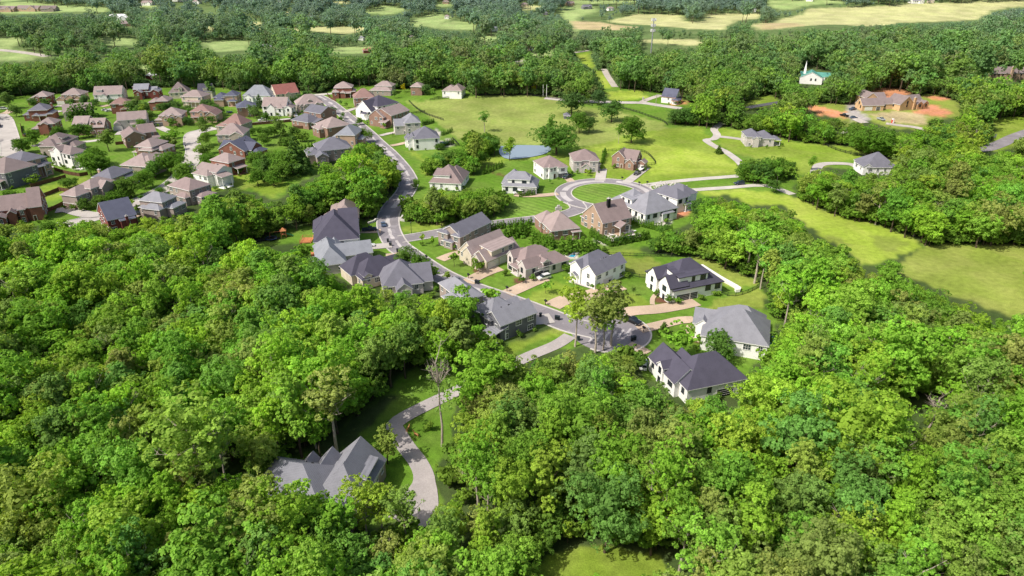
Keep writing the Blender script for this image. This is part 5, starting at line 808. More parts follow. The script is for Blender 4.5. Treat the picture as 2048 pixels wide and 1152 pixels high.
SUBT = [('pale',19,218,190),('dark',33,233,213),('dark',68,216,198),('dark',95,216,196),('dark',48,307,277),('dark',72,290,263),('dark',158,277,248),('dark',179,274,252),('dark',145,214,197),('dark',172,211,193),('dark',192,212,197),('dark',224,211,197),('pale',219,303,267),('dark',120,280,256),('dark',112,282,262),('dark',270,232,204),('tall',279,232,196),('dark',291,234,203),('tall',289,243,212),('dark',276,242,217),('dark',300,244,220),
 ('dark',325,226,205),('dark',337,224,203),('dark',350,222,200),('dark',361,227,202),('dark',374,230,210),('dark',383,233,213),('dark',415,216,196),('dark',426,223,203),('dark',433,229,211),('dark',441,232,213),('tall',422,196,168),('dark',285,262,241),('bush',347,254,240),('dark',376,251,234),('dark',406,253,233),('dark',425,248,231),('young',346,277,259),('dark',336,298,269),('young',352,302,276),('young',351,291,262),('pale',409,273,249),('dark',413,292,268),('pale',506,236,215),('dark',416,308,286),
 ('cedar',521,216,193),('pale',514,239,217),('cedar',586,241,229),('dark',533,243,227),('pale',560,272,241),('dark',505,272,258),('dark',520,270,256),('dark',535,277,257),('dark',549,273,252),('dark',589,277,252),('bush',601,284,268),('bush',612,284,271),('cedar',571,290,257),('dark',528,292,270),('dark',577,297,272),('dark',617,200,180),('dark',600,203,190),
 ('dark',47,307,279),('dark',8,327,312),('cedar',92,315,303),('dark',182,352,312),('dark',196,349,315),('dark',212,347,318),('dark',190,338,302),('dark',175,330,308),('dark',205,330,303),('dark',312,357,326),('dark',300,354,330),('dark',341,350,310),('dark',376,367,330),('dark',362,364,340),('dark',356,334,305),('pale',410,320,283),('dark',419,332,303),('bush',481,347,335),('dark',506,332,309),('dark',515,326,300),('dark',263,394,353),('dark',291,377,345),('dark',243,400,373),('dark',228,412,384),('dark',201,417,391),('dark',172,420,396),
 ('dark',137,377,354),('dark',150,372,357),('dark',25,410,384),('bush',68,372,355),('dark',341,380,363),('dark',322,388,373),('young',285,405,390),('young',265,414,399),('cedar',277,427,409),('dark',397,395,378),('dark',585,345,293),('cedar',597,348,290),('dark',545,330,300),('dark',528,345,312),('cedar',535,360,318),('dark',560,362,325),('dark',549,372,340),('dark',516,372,338),('dark',572,350,315),('cedar',607,322,305),('dark',612,312,296),('dark',720,250,235),('dark',710,268,250),('dark',730,285,258),
 ('dark',960,330,300),('dark',655,240,226),('dark',665,228,214),('tall',790,197,180),('tall',868,195,175),('dark',850,190,170),('dark',745,243,232),('young',752,250,241),('young',770,258,246),('dark',880,300,285),('dark',1405,440,395),('dark',1330,475,452),('dark',1312,505,478),('dark',940,300,280),('cedar',1455,510,470),('dark',1486,363,332),('dark',1500,360,322),('dark',1516,363,318),('dark',1531,361,322),('oak',1546,363,326),('dark',1561,350,318),('oak',1507,368,342),('oak',1529,374,353),('dark',1576,348,326),('dark',945,302,272),('dark',961,306,270),('oak',931,293,275),('dark',976,301,266),('oak',989,311,281),('dark',861,346,315),('oak',881,341,308),('dark',901,336,303),('dark',926,339,303),('oak',946,346,315),('dark',1560,330,318)]
SUBN = [((f.name), f) for f in []]
HN = [(o.location.copy(), o['label']) for o in COL.objects if o.type == 'EMPTY' and o.get('category') in ('house', 'church')]
def short(lab): return lab.split(' with ')[0].split(' beside ')[0].split(' behind ')[0].split(' under ')[0].split(',')[0].split(' at ')[0].split(' directly ')[0].split(' half ')[0][:52].rsplit(' of ', 1)[0] if len(lab) > 40 else lab
_u = set()
for a in SUBT:
    k, x, yb, yt = a; yt -= (yb - yt)*.14; p = G(x, yb); hp = min(HN, key=lambda q: (q[0] - p).length); d = p - hp[0]
    rel = ('in front of' if d.y < 0 else 'behind') if abs(d.y) > abs(d.x) else ('right of' if d.x > 0 else 'left of'); sz = yb - yt
    base = {'dark': 'round leafy tree', 'oak': 'bright leafy tree', 'pale': 'pale blossoming tree', 'tall': 'tall narrow tree', 'cedar': 'dark conical evergreen', 'bush': 'low round shrub', 'young': 'small young tree'}[k]; lab = f'{base} {rel} the {short(hp[1])}'
    for ex in ('', 'taller ', 'shorter ', 'fuller ', 'darker '):
        if ex + lab not in _u: lab = ex + lab; break
    _u.add(lab); Y(k, x, yb, yt, ' '.join(lab.split()[:16]), 'trees in the subdivision yards', 1.3 if k in ('oak', 'pale', 'dark') else 1.3)
def row(k, a, b, n, hh, label, group, wide=1.0, jit=.15):
    A, B = G(*a), G(*b)
    for i in range(n):
        p = A.lerp(B, i/max(1, n - 1)); p.z = float(hgt(p.x, p.y)) - .05
        plant(k, p, hh*random.uniform(1 - jit, 1 + jit), label, group, wide)
for a in [((1124,508),(1191,505),6,6.0,'big pointed arborvitae in the row behind the pool of the porch house','arborvitae row of six',1.25),((1066,487),(1105,497),11,5.2,'arborvitae in the dense hedge left of the red-decked house','arborvitae hedge by the red deck',1.1),((1181,472),(1218,492),15,3.6,'arborvitae in the left side of the pool terrace hedge','pool hedge, left side',1.0),((1221,493),(1296,478),24,3.8,'arborvitae in the near side of the pool terrace hedge','pool hedge, near side',1.05),
 ((1262,448),(1342,468),17,3.4,'arborvitae in the long hedge between the white and the brick house','hedge between white and brick house',1.0),((1040,394),(1068,391),9,2.6,'small arborvitae in the row before the white dormer house','small arborvitae row by the circle',1.0),((1205,328),(1210,308),8,3.6,'arborvitae in the hedge between two houses behind the circle','hedge behind the circle',1.2),((968,348),(1004,334),7,3.6,'small conical arborvitae in the row above the grey-roofed white house','slope arborvitae row',1.2),
 ((845,251),(867,246),7,3.2,'small arborvitae in the row at the meadow edge','meadow edge arborvitae row',1.3),((883,294),(906,288),8,3.0,'small arborvitae along the blue pool','pool arborvitae row',1.3),((884,271),(904,264),6,2.8,'small arborvitae above the blue pool','upper pool arborvitae row',1.3),((144,243),(189,239),7,10,'tall dark arborvitae in the row of seven before the long cream house','row of seven tall arborvitae',1.25),((43,405),(72,395),6,4.6,'narrow arborvitae in the row behind the two-gabled red house','six arborvitae behind the red house',.9),
 ((0,418),(24,411),4,5.0,'narrow arborvitae in the row at the left edge of the photo','arborvitae at the left edge',.9),((598,301),(631,293),6,3.2,'little cone-shaped evergreen behind the plum-roofed taupe house','little evergreen cones',1.2),((578,207),(600,203),6,4.5,'arborvitae in front of the red tile roof','arborvitae by the red-roofed house',1.2),((955,462),(1062,450),22,3.0,'clipped arborvitae along the side road hedge','side road hedge',1.3),((1010,478),(1060,470),9,5.0,'full arborvitae in the yard hedge below the side road','yard hedge below the side road',1.4)]: row('arb', *a)
for x, yb, yt, l in ((858,861,842,'round clipped shrub alone on the driveway lawn'),(898,480,472,'yellow-green shrub at the corner of the open-garage house'),(910,498,488,'dark shrub by the steps of the open-garage house'),(1150,563,553,'shrub at the corner of the portico house'),(1186,578,566,'narrow shrub at the portico house end'),(1312,592,578,'shrub bed at the left wall of the box-dormer house'),(1338,608,592,'narrow evergreen at the corner of the box-dormer house'),(1404,600,590,'low shrub beneath the long white wall'),(1428,592,582,'end shrub beneath the long white wall'),(1400,688,670,'rounded shrub in the mulch bed of the white pool house'),(1386,672,652,'narrow evergreen by the left wall of the white pool house'),(1010,552,538,'shrub beside the porch steps'),(1046,566,552,'pointed shrub before the twin white gables'),(960,545,520,'narrow evergreen at the cream garage house corner'),(843,492,484,'low round shrub under the sapling'),(1145,350,342,'shrub at the entry of the pale two-storey house')): Y('bush', x, yb, yt, l)
for o in [o for o in COL.objects if o.type == 'EMPTY' and o.get('group') == 'houses of the subdivision' and math.hypot(o.location.x, o.location.y) < 520]:
    wl = next((c_ for c_ in o.children if c_.name.startswith('wall')), None)
    if not wl: continue
    vs = [v.co for v in wl.data.vertices]; u0, u1, v0 = min(v.x for v in vs), max(v.x for v in vs), min(v.y for v in vs); rm_ = Matrix.Rotation(o.rotation_euler.z, 3, 'Z'); nm_ = short(o['label'])
    for q, (fx_, fy_, w_) in enumerate(((.12, -1.1, 'near corner'), (.55, -1.3, 'near wall'), (.9, -1.1, 'far end of the near wall'), (1.04, 3.0, 'end wall'))):
        if random.random() < .25: continue
        p = o.location + rm_ @ Vector((u0 + (u1 - u0)*fx_, v0 + fy_, 0)); hh = random.uniform(1.1, 2.6); plant('bush', p, hh, ' '.join(f'foundation shrub at the {w_} of the {nm_}'.split()[:16]), 'foundation shrubs along house walls', random.uniform(.9, 1.5))
# ---------------------------------------------------------------- vehicles
def car_meshes(kind_, c):
    P = paint(c); m = MB(); g = MB()
    L_, Wd = {'sedan': (4.8, 1.85), 'suv': (4.9, 1.95), 'truck': (5.9, 2.0)}[kind_]; a = L_/2
    if kind_ == 'sedan': prof = [(-a, .35), (a, .35), (a, .68), (a - .25, .8), (a - 1.5, .95), (-a + .9, 1.0), (-a + .05, .85)]; roof = [(a - 1.45, .94), (a - 2.2, 1.42), (-a + 1.5, 1.42), (-a + .7, .99)]
    elif kind_ == 'suv': prof = [(-a, .4), (a, .4), (a, .85), (a - .2, 1.0), (a - 1.3, 1.1), (-a + .1, 1.12), (-a, .9)]; roof = [(a - 1.3, 1.09), (a - 1.95, 1.74), (-a + .35, 1.74), (-a + .1, 1.11)]
    else: prof = [(-a, .5), (a, .5), (a, .95), (a - .2, 1.08), (a - 1.5, 1.2), (a - 3.6, 1.2), (a - 3.6, .75), (-a + .12, .75), (-a + .12, 1.2), (-a, 1.2)]; roof = [(a - 1.5, 1.19), (a - 2.1, 1.85), (a - 3.3, 1.85), (a - 3.58, 1.19)]
    m.ext(prof, -Wd/2, Wd/2)
    if kind_ == 'truck':
        for s in (-1, 1): m.box(-a, a - 3.6, s*(Wd/2 - .07) - .06, s*(Wd/2 - .07) + .06, .5, 1.2)
    i = .14; n = len(roof); top = [(x, z) for x, z in roof]
    g.add([(x, -Wd/2 + (i if z > 1.2 and k in (1, 2) else .03), z) for k, (x, z) in enumerate(top)] + [(x, Wd/2 - (i if z > 1.2 and k in (1, 2) else .03), z) for k, (x, z) in enumerate(top)], [(0, 1, 2, 3), (7, 6, 5, 4), (0, 4, 5, 1), (2, 6, 7, 3)])
    m.box(roof[2][0] + .05, roof[1][0] - .05, -Wd/2 + i + .02, Wd/2 - i - .02, roof[1][1] - .03, roof[1][1] + .05)
    w_ = MB(); w_.tube((0, -.11, 0), (0, .11, 0), .36, .36, 14, 0); w_.tube((0, -.13, 0), (0, .13, 0), .2, .2, 10, 1)
    li = MB(); li.box(-.04, .04, -.2, .2, -.09, .09)
    return m.mesh('body', [P]), g.mesh('windows', [GLASS]), w_.mesh('wheel', [RUBBER, GREYM]), li.mesh('headlight', [WHITE]), L_, Wd
CM = {}
def car(kind_, c, tail, nose, label, z=0.12):
    if (kind_, c) not in CM: CM[(kind_, c)] = car_meshes(kind_, c)
    b, g, w_, li, L_, Wd = CM[(kind_, c)]; A, B = G(*tail), G(*nose); p = (A + B)/2
    t = thing({'truck': 'pickup_truck'}.get(kind_, 'parked_car'), label, {'truck': 'pickup truck'}.get(kind_, 'car'), (p.x, p.y, p.z + z), math.atan2(B.y - A.y, B.x - A.x), 'vehicles in the neighbourhood')
    inst('body', b, t); inst('windows', g, t)
    for x in (L_/2 - .95, -L_/2 + 1.0):
        for s in (-1, 1): inst('wheel', w_, t, Matrix.Translation((x, s*(Wd/2 - .08), .36)))
    for s in (-1, 1): inst('headlight', li, t, Matrix.Translation((L_/2 - .02, s*.65, .75)))
    return t
WH, BK, SV, DB, RD, BL = (.75,.75,.75), (.012,.012,.014), (.42,.44,.46), (.015,.025,.06), (.45,.02,.02), (.09,.13,.22)
for a in [('sedan',BL,(768,456),(766,446),'blue-grey car driving along the road bend edge'),('truck',DB,(728,463),(750,461),'dark blue pickup on the tan drive left of the junction'),('sedan',WH,(727,494),(747,493),'white sedan on the pale drive left of the junction'),('suv',WH,(1097,556),(1078,561),'white SUV before the open garage of the porch house'),('sedan',SV,(1236,571),(1218,577),'silver car with hood up beside the portico house'),('truck',BK,(1252,640),(1277,651),'black pickup on the rim of the turning circle'),('truck',DB,(1142,353),(1127,359),'dark pickup on the brick drive by the circle'),('truck',BK,(1279,346),(1269,352),'black pickup towing a boat by the brown brick house'),
 ('suv',DB,(1486,369),(1470,370),'dark blue SUV on the lane through the field'),('suv',WH,(1486,274),(1496,274),'white car beside the lavender-roofed house'),('truck',WH,(534,241),(518,243),'white pickup on the back lane'),('suv',RD,(587,225),(589,230),'red car on the drive of the three-gabled white house'),('sedan',SV,(591,230),(594,236),'silver car behind the red car'),('sedan',WH,(733,213),(721,214),'white car in front of the brown-red-roofed brick house'),('suv',WH,(303,249),(311,247),'white car on the left of two before the three-gabled tan house'),('suv',WH,(323,253),(319,247),'white car on the right of two before the three-gabled tan house'),
 ('suv',BK,(276,430),(290,431),'black car beside the slate-roofed taupe house'),('sedan',WH,(272,366),(282,364),'white car half hidden by yard trees'),('suv',WH,(1045,388),(1029,389),'white SUV in front of the two dark garage doors'),('truck',BL,(1699,221),(1711,219),'dark blue pickup at the unfinished house'),('sedan',BL,(1701,237),(1713,236),'blue car on the building site drive'),('truck',BK,(1692,234),(1684,232),'black off-road vehicle on the red earth strip'),('truck',SV,(1755,238),(1768,243),'silver pickup beside the dark tree at the building site'),('suv',WH,(1286,740),(1288,728),'white SUV at the garage end of the charcoal-roofed white house'),
 ('sedan',WH,(206,222),(216,221),'white car on the left of two behind the maroon-roofed house'),('sedan',WH,(214,224),(224,223),'white car on the right of two behind the maroon-roofed house'),('suv',WH,(6,219),(12,219),'white SUV on the corner drive at the far left')]: car(*a)
p = G(1284, 341); q = G(1289, 337); t = thing('motor_boat', 'white boat on a trailer behind the black pickup', 'boat', (p.x, p.y, .1), math.atan2(q.y - p.y, q.x - p.x))
m = MB(); hullp = [(-3.2, 1.1), (-3, .9), (2.2, .9), (3.6, 1.5)]
V = []; 
for x, w_, zb, zt in ((-3.2, 1.1, .75, 1.5), (0, 1.2, .65, 1.5), (2, .95, .7, 1.6), (3.6, .06, 1.3, 1.75)): V += [(x, -w_, zt), (x, 0, zb), (x, w_, zt)]
m.add(V, [(i*3 + j, i*3 + j + 1, i*3 + j + 4, i*3 + j + 3) for i in range(3) for j in range(2)] + [(0, 1, 2)] + [(i*3, i*3 + 3, i*3 + 5, i*3 + 2) for i in range(3)]); m.build('hull', [WHITE], t)
m = MB(); m.box(-1, .8, -.5, .5, 1.5, 2.1); m.build('windscreen', [GLASS], t); m = MB(); m.box(-3, 4.6, -.08, .08, .4, .5); m.box(-1.5, -.5, -1.1, 1.1, .38, .48); m.build('trailer_frame', [GREYM], t)
for s in (-1, 1): m = MB(); m.tube((-1, s*1.0, .32), (-1, s*1.2, .32), .32, .32, 12); m.build('wheel', [RUBBER], t)
# ---------------------------------------------------------------- poles, mast, wires
def pole(a, top, label, arms=1, mat=None, r=.16, lamp=False):
    p = G(*a); lo, hi = 1, 70
    for _ in range(30):
        mm = (lo + hi)/2
        if proj(p.x, p.y, p.z + mm)[1] > top: lo = mm
        else: hi = mm
    t = thing('utility_pole', label, 'utility pole', p, 0.3, 'utility poles along the roads'); m = MB(); m.tube((0, 0, -.3), (0, 0, lo), r*1.25, r*.8, 10); m.build('pole', [mat or POLEM], t)
    for k in range(arms): m = MB(); m.box(-1.3, 1.3, -.07, .07, lo - .9 - k*1.1, lo - .75 - k*1.1); [m.tube((x, 0, lo - .76 - k*1.1), (x, 0, lo - .5 - k*1.1), .06, .04, 6) for x in (-1.2, -.5, .5, 1.2)]; m.build('crossarm', [WOOD], t)
    if arms: m = MB(); m.tube((.32, 0, lo - 3), (.32, 0, lo - 2), .25, .25, 10); m.build('transformer', [GREYM], t)
    return p + Vector((0, 0, lo - .5))
W1 = [pole((1403,210),184,'wooden utility pole beside the slate-roofed cottage'), pole((1486,208),191,'utility pole with transformer at the end of the treeline'), pole((1541,182),158,'utility pole at the church drive')]
P1 = pole((1086,194),169,'white pole at the meadow top, first of a pair',0,WHITE); P2 = pole((1093,194),169,'white pole at the meadow top, second of a pair',0,WHITE); P3 = pole((1141,182),164,'utility pole in the trees behind the white pair')
P4 = pole((1941,301),258,'tall wooden pole of a leaning pair by the right-hand highway'); P5 = pole((1945,298),262,'shorter wooden pole of a leaning pair by the right-hand highway',0); P6 = pole((985,176),160,'utility pole in the wood above the meadow'); P7 = pole((1312,206),188,'utility pole just left of the slate-roofed cottage',0); P8 = pole((1618,225),196,'utility pole between the church and the building site')
def wire(a, b, label):
    m = MB(); n = 10; L_ = (b - a).length
    for o in (0, .9):
        pts = [a.lerp(b, i/n) + Vector((0, 0, o*.8 - .9 - 4*L_*.014*(i/n)*(1 - i/n))) for i in range(n + 1)]
        for i in range(n): m.tube(pts[i], pts[i + 1], .035, .035, 4)
    tag(m.build('power_line', [BLACK]), label, 'power line', 'power lines')
for a, b, l in ((P6, P3, 'power line from the wood above the meadow to the paired white poles'), (P3, P7, 'power line crossing the grass lane to the cottage'), (P7, W1[0], 'power line in front of the slate-roofed cottage'), (W1[0], W1[1], 'power line right of the cottage over the treeline'), (W1[1], W1[2], 'power line rising to the church drive pole'), (W1[1], P8, 'power line toward the building site'), (P8, P4, 'power line past the building site to the leaning pole pair')): wire(a, b, l)
p = G(1301, 118); lo = 1.0
while proj(p.x, p.y, p.z + lo)[1] > 36: lo += .25
t = thing('cell_tower', 'tall grey monopole cell tower with antennas rising out of the woods', 'cell tower', p); m = MB(); m.tube((0, 0, 0), (0, 0, lo), .75, .4, 12); m.build('mast', [GREYM], t)
for z in (lo - 1.5, lo - 6.5, lo - 11):
    m = MB()
    for i in range(3): a = i*2.1; m.tube((0, 0, z), (2*math.cos(a), 2*math.sin(a), z), .1, .1, 6)
    m.build('antenna_mount', [GREYM], t)
    for i in range(9 if z < lo - 2 else 9):
        a = i*.698; m = MB(); x, y = 2.1*math.cos(a), 2.1*math.sin(a); m.box(x - .22, x + .22, y - .22, y + .22, z - 1.2, z + 1.2); m.build('antenna', [WHITE], t)
# street lamp on the corner
p = G(823, 467); t = thing('street_lamp', 'black street lamp on the grass corner above the junction', 'street lamp', p); m = MB(); m.tube((0, 0, 0), (0, 0, 4.2), .1, .07, 8); m.build('pole', [BLACK], t); m = MB(); m.tube((0, 0, 4.2), (0, 0, 4.8), .16, .26, 6); m.tube((0, 0, 4.8), (0, 0, 5.05), .3, .04, 6); m.build('lantern', [BLACK], t)
# ---------------------------------------------------------------- fences
def fence(px, label, kind_='rail', h=1.4, mat=BLACK, post=3.2):
    pts = spline([G(*q) for q in px], 1.0); L_ = 0; acc = [0]
    for i in range(1, len(pts)): acc.append(acc[-1] + (pts[i] - pts[i - 1]).length)
    n = min(95, max(2, int(acc[-1]/post))); loc = []
    for k in range(n + 1):
        s = acc[-1]*k/n; i = max(1, next((j for j, v in enumerate(acc) if v >= s - 1e-6), len(acc) - 1)); f = (s - acc[i - 1])/max(1e-6, acc[i] - acc[i - 1]); q = pts[i - 1].lerp(pts[i], f); loc.append(Vector((q.x, q.y, float(hgt(q.x, q.y)))))
    o0 = loc[0]; t = thing({'rail': 'rail_fence', 'board': 'board_fence', 'picket': 'metal_fence'}[kind_], label, 'fence', o0); pm = MB(); w_ = .1 if kind_ != 'picket' else .05; pm.box(-w_, w_, -w_, w_, -.3, h + .08); me = pm.mesh('post', [mat])
    for q in loc: inst('post', me, t, Matrix.Translation(q - o0))
    m = MB()
    for a, b in zip(loc, loc[1:]):
        a, b = a - o0, b - o0; d = (b - a); u = Vector((d.x, d.y, 0)).normalized(); nn = Vector((-u.y, u.x, 0))*.03
        rails = [(h*.3, .1), (h*.62, .1), (h*.95, .1)] if kind_ == 'rail' else [(h*.5, h*.5 - .03)] if kind_ == 'board' else [(h*.12, .04), (h*.92, .04)]
        for z, e in rails:
            vs = [a - nn + Vector((0, 0, z - e)), b - nn + Vector((0, 0, z - e)), b + nn + Vector((0, 0, z - e)), a + nn + Vector((0, 0, z - e)), a - nn + Vector((0, 0, z + e)), b - nn + Vector((0, 0, z + e)), b + nn + Vector((0, 0, z + e)), a + nn + Vector((0, 0, z + e))]
            m.add(vs, [(0, 3, 2, 1), (4, 5, 6, 7), (0, 1, 5, 4), (1, 2, 6, 5), (2, 3, 7, 6), (3, 0, 4, 7)])
        if kind_ == 'picket':
            k = int(d.length/.28)
            for j in range(k): q = a.lerp(b, (j + .5)/k); m.box(q.x - .022, q.x + .022, q.y - .022, q.y + .022, q.z + .05, q.z + h)
    m.build('boards' if kind_ == 'board' else 'rails', [mat], t)
for a in [([(818,203),(830,215),(850,228),(887,241)],'black rail fence running down from the meadow corner'),([(806,231),(825,228),(850,224)],'short black rail fence beside the brick house yard'),([(860,201),(920,194),(980,191),(1040,190)],'black rail fence along the top crest of the meadow'),([(1040,190),(1090,195),(1140,202),(1185,212)],'black rail fence along the highway above the meadow trees'),([(1240,216),(1270,224),(1305,236),(1325,243),(1335,251)],'black rail fence curving down from the highway to the treeline'),
 ([(1540,262),(1600,275),(1640,281)],'black rail fence along the treeline behind the pale grey house'),([(1643,281),(1655,293),(1690,306),(1740,315),(1810,322)],'black curved rail fence ending near the buried white house'),([(880,293),(900,291),(918,293),(905,278)],'black rail fence round the blue pool yard')]: fence(*a)
for a in [([(1210,312),(1210,303),(1282,303),(1310,324),(1306,330),(1294,329)],'black metal fence round the back yard of the brown brick house'),([(1250,548),(1270,553),(1292,556),(1316,549)],'black metal fence between the portico house and the box-dormer house'),([(1390,514),(1425,520),(1470,540),(1512,560),(1522,570)],'black metal fence along the back of the dug-up yard'),([(1443,586),(1460,593),(1490,588),(1522,572)],'black metal fence at the near side of the dug-up yard'),([(1218,510),(1260,512),(1310,513),(1385,514)],'black metal fence along the wood edge behind the small lawn')]: fence(*a, kind_='picket', h=1.3, mat=noisy('green_black_fence', (.02,.035,.02), .2), post=2.4)
for a in [([(0+62,375),(95,366),(132,356)],'brown board fence between two open back lawns',WOOD),([(70,399),(96,391),(118,382)],'dark board fence at the upper side of the green yard',WOOD),([(118,381),(140,385)],'red-brown board fence at the end of the green yard',WOOD),([(93,425),(112,418),(131,408)],'dark board fence at the lower side of the green yard',WOOD),([(110,341),(136,349),(160,353)],'long brown board fence below the white deck house',WOOD),([(160,353),(176,350)],'brown board fence turning to the dark trees',WOOD),([(42,252),(47,274),(62,272)],'red-brown board fence round the trampoline yard',WOOD),
 ([(483,253),(512,250),(560,246),(618,240)],'brown board fence along the back lane',WOOD),([(588,258),(620,257),(648,257)],'brown board fence across the yard behind the tall blank brick end',WOOD),([(655,190),(661,198),(672,203)],'brown board fence at the corner of the big-roofed brick house',WOOD),([(232,290),(250,288)],'dark board fence behind the pale tree',WOOD),([(1,250),(0,256)],'brown fence stub at the left side street',WOOD),([(955,487),(1000,480),(1062,468)],'dark board fence behind the hedge below the side road',WOOD)]: fence(a[0], a[1], 'board', 1.8, a[2], 2.6)
fence([(506,487),(530,482),(560,479)], 'low dark fence behind the trampoline by the forest', 'board', 1.2, BLACK, 2.6)
# ---------------------------------------------------------------- small things
def bin_mesh():
    m = MB(); m.add([(-.28, -.3, 0), (.28, -.3, 0), (.28, .3, 0), (-.28, .3, 0), (-.34, -.38, 1.0), (.34, -.38, 1.0), (.34, .38, 1.0), (-.34, .38, 1.0)], [(0, 3, 2, 1), (0, 1, 5, 4), (1, 2, 6, 5), (2, 3, 7, 6), (3, 0, 4, 7)]); l = MB(); l.box(-.37, .37, -.42, .4, 1.0, 1.09); l.tube((-.3, .42, .95), (.3, .42, .95), .04, .04, 6); w_ = MB(); [w_.tube((s*.3 - .04, .3, .12), (s*.3 + .04, .3, .12), .12, .12, 8) for s in (-1, 1)]
    c = noisy('bin_plastic', (.02,.028,.03), .2, 2, .5); return m.mesh('bin_body', [c]), l.mesh('lid', [c]), w_.mesh('wheels', [RUBBER])
BB = bin_mesh()
for x, y, l in ((952,567,'dark wheeled bin before the cream garage house, first of two'),(957,568,'dark wheeled bin before the cream garage house, second of two'),(1112,639,'dark wheeled bin by the dark grey house drive, first of two'),(1117,640,'dark wheeled bin by the dark grey house drive, second of two'),(1264,682,'dark wheeled bin on the turning circle, first of two'),(1269,680,'dark wheeled bin on the turning circle, second of two'),(1157,681,'dark wheeled bin on the near rim of the turning circle'),(1218,566,'dark wheeled bin at the silver car garage'),(776,484,'wheeled bin at the pale drive by the junction'),(781,492,'wheeled bin below the pale drive by the junction'),(1081,634,'wheeled bin across the road from the portico house drive'),(795,504,'wheeled bin at the tan drive below the junction')):
    p = G(x, y); t = thing('wheeled_bin', l, 'bin', (p.x, p.y, p.z + .1), random.uniform(-.3, .3), 'wheeled bins at the kerb'); t.scale = (1.15,)*3; inst('bin_body', BB[0], t); inst('lid', BB[1], t); inst('wheels', BB[2], t)
mb_ = MB(); mb_.box(-.06, .06, -.06, .06, 0, 1.15); mbb = MB(); mbb.ext([(-.28, 1.1), (.28, 1.1), (.28, 1.35), (.14, 1.46), (-.14, 1.46), (-.28, 1.35)], -.5, .3); mp_, mbx = mb_.mesh('post', [BLACK]), mbb.mesh('mailbox_body', [BLACK])
for x, y, l in ((937,557,'cream garage house'),(1014,583,'porch house'),(1091,610,'portico house'),(853,520,'open-garage house'),(1287,664,'white pool house'),(1278,371,'field lane at the circle'),(1294,370,'second field lane at the circle'),(1244,361,'brown brick house by the circle'),(704,231,'white modern house'),(735,250,'tan gable house on the upper road'),(786,273,'pyramid-roofed house'),(372,297,'bend of the pale street'),(268,392,'lower pale street')):
    p = G(x, y); t = thing('mailbox', f'black post mailbox at the kerb by the {l}', 'mailbox', p, .4, 'mailboxes at the kerb'); t.scale = (1.3,)*3; inst('post', mp_, t); inst('mailbox_body', mbx, t)
def trampoline(a, label):
    p = G(*a); t = thing('trampoline', label, 'trampoline', p, 0, 'trampolines'); n = 20; m = MB(); m.add([(0, 0, .85)] + [(2*math.cos(i*2*math.pi/n), 2*math.sin(i*2*math.pi/n), .87) for i in range(n)], [(0, i + 1, (i + 1) % n + 1) for i in range(n)]); m.build('jumping_mat', [BLACK], t)
    m = MB(); P_ = [Vector((2.1*math.cos(i*2*math.pi/n), 2.1*math.sin(i*2*math.pi/n), .88)) for i in range(n)]; [m.tube(P_[i], P_[(i + 1) % n], .09, .09, 6) for i in range(n)]; m.build('rim', [noisy('blue_padding', (.03,.07,.16), .2)], t)
    for i in range(6): q = P_[i*3]; m = MB(); m.tube((q.x, q.y, -.05), (q.x*1.02, q.y*1.02, 2.7), .045, .045, 6); m.build('net_pole', [BLACK], t)
    for i in range(0, n): 
        if i % 5 == 0: q = P_[i]; m = MB(); m.tube((q.x*.9, q.y*.9, 0), q, .05, .05, 6); m.build('leg', [GREYM], t)
for a, l in (((543,480),'black trampoline beside the orange play set at the forest edge'),((831,240),'dark trampoline on the lawn under the meadow fence'),((57,270),'trampoline inside the red-brown fenced yard'),((459,226),'dark netted trampoline behind the navy-roofed house')): trampoline(a, l)
p = G(568, 474); t = thing('play_set', 'orange timber play set with small roofed tower and swing beam on the lawn', 'play set', p, .3)
for x in (-.9, .9):
    for y in (-.9, .9): m = MB(); m.box(x - .08, x + .08, y - .08, y + .08, -.2, 2.9); m.build('tower_post', [CEDARW], t)
m = MB(); m.box(-1, 1, -1, 1, 1.3, 1.42); m.build('deck', [CEDARW], t); m = MB(); m.add([(-1.2, -1.2, 2.8), (1.2, -1.2, 2.8), (1.2, 1.2, 2.8), (-1.2, 1.2, 2.8), (0, 0, 4.0)], [(0, 1, 4), (1, 2, 4), (2, 3, 4), (3, 0, 4)]); m.build('roof', [CEDARW], t)
m = MB(); m.tube((-.9, 0, 2.5), (-5, 0, 2.5), .1, .1, 8); m.tube((-5, 0, 2.5), (-5.2, 1, -.1), .09, .09, 8); m.tube((-5, 0, 2.5), (-5.2, -1, -.1), .09, .09, 8); m.build('swing_beam', [CEDARW], t)
for x in (-2.2, -3.6): m = MB(); m.box(x - .25, x + .25, -.12, .12, .5, .56); [m.tube((x + s*.22, 0, .55), (x + s*.22, 0, 2.45), .02, .02, 4) for s in (-1, 1)]; m.build('swing', [BLACK], t)
m = MB(); m.add([(1, -.3, 1.4), (3.6, -.3, .15), (3.6, .3, .15), (1, .3, 1.4), (1, -.3, 1.6), (3.6, -.3, .35), (3.6, .3, .35), (1, .3, 1.6)], [(0, 1, 2, 3), (0, 4, 5, 1), (3, 2, 6, 7)]); m.build('slide', [noisy('green_plastic', (.05,.3,.15), .1)], t)
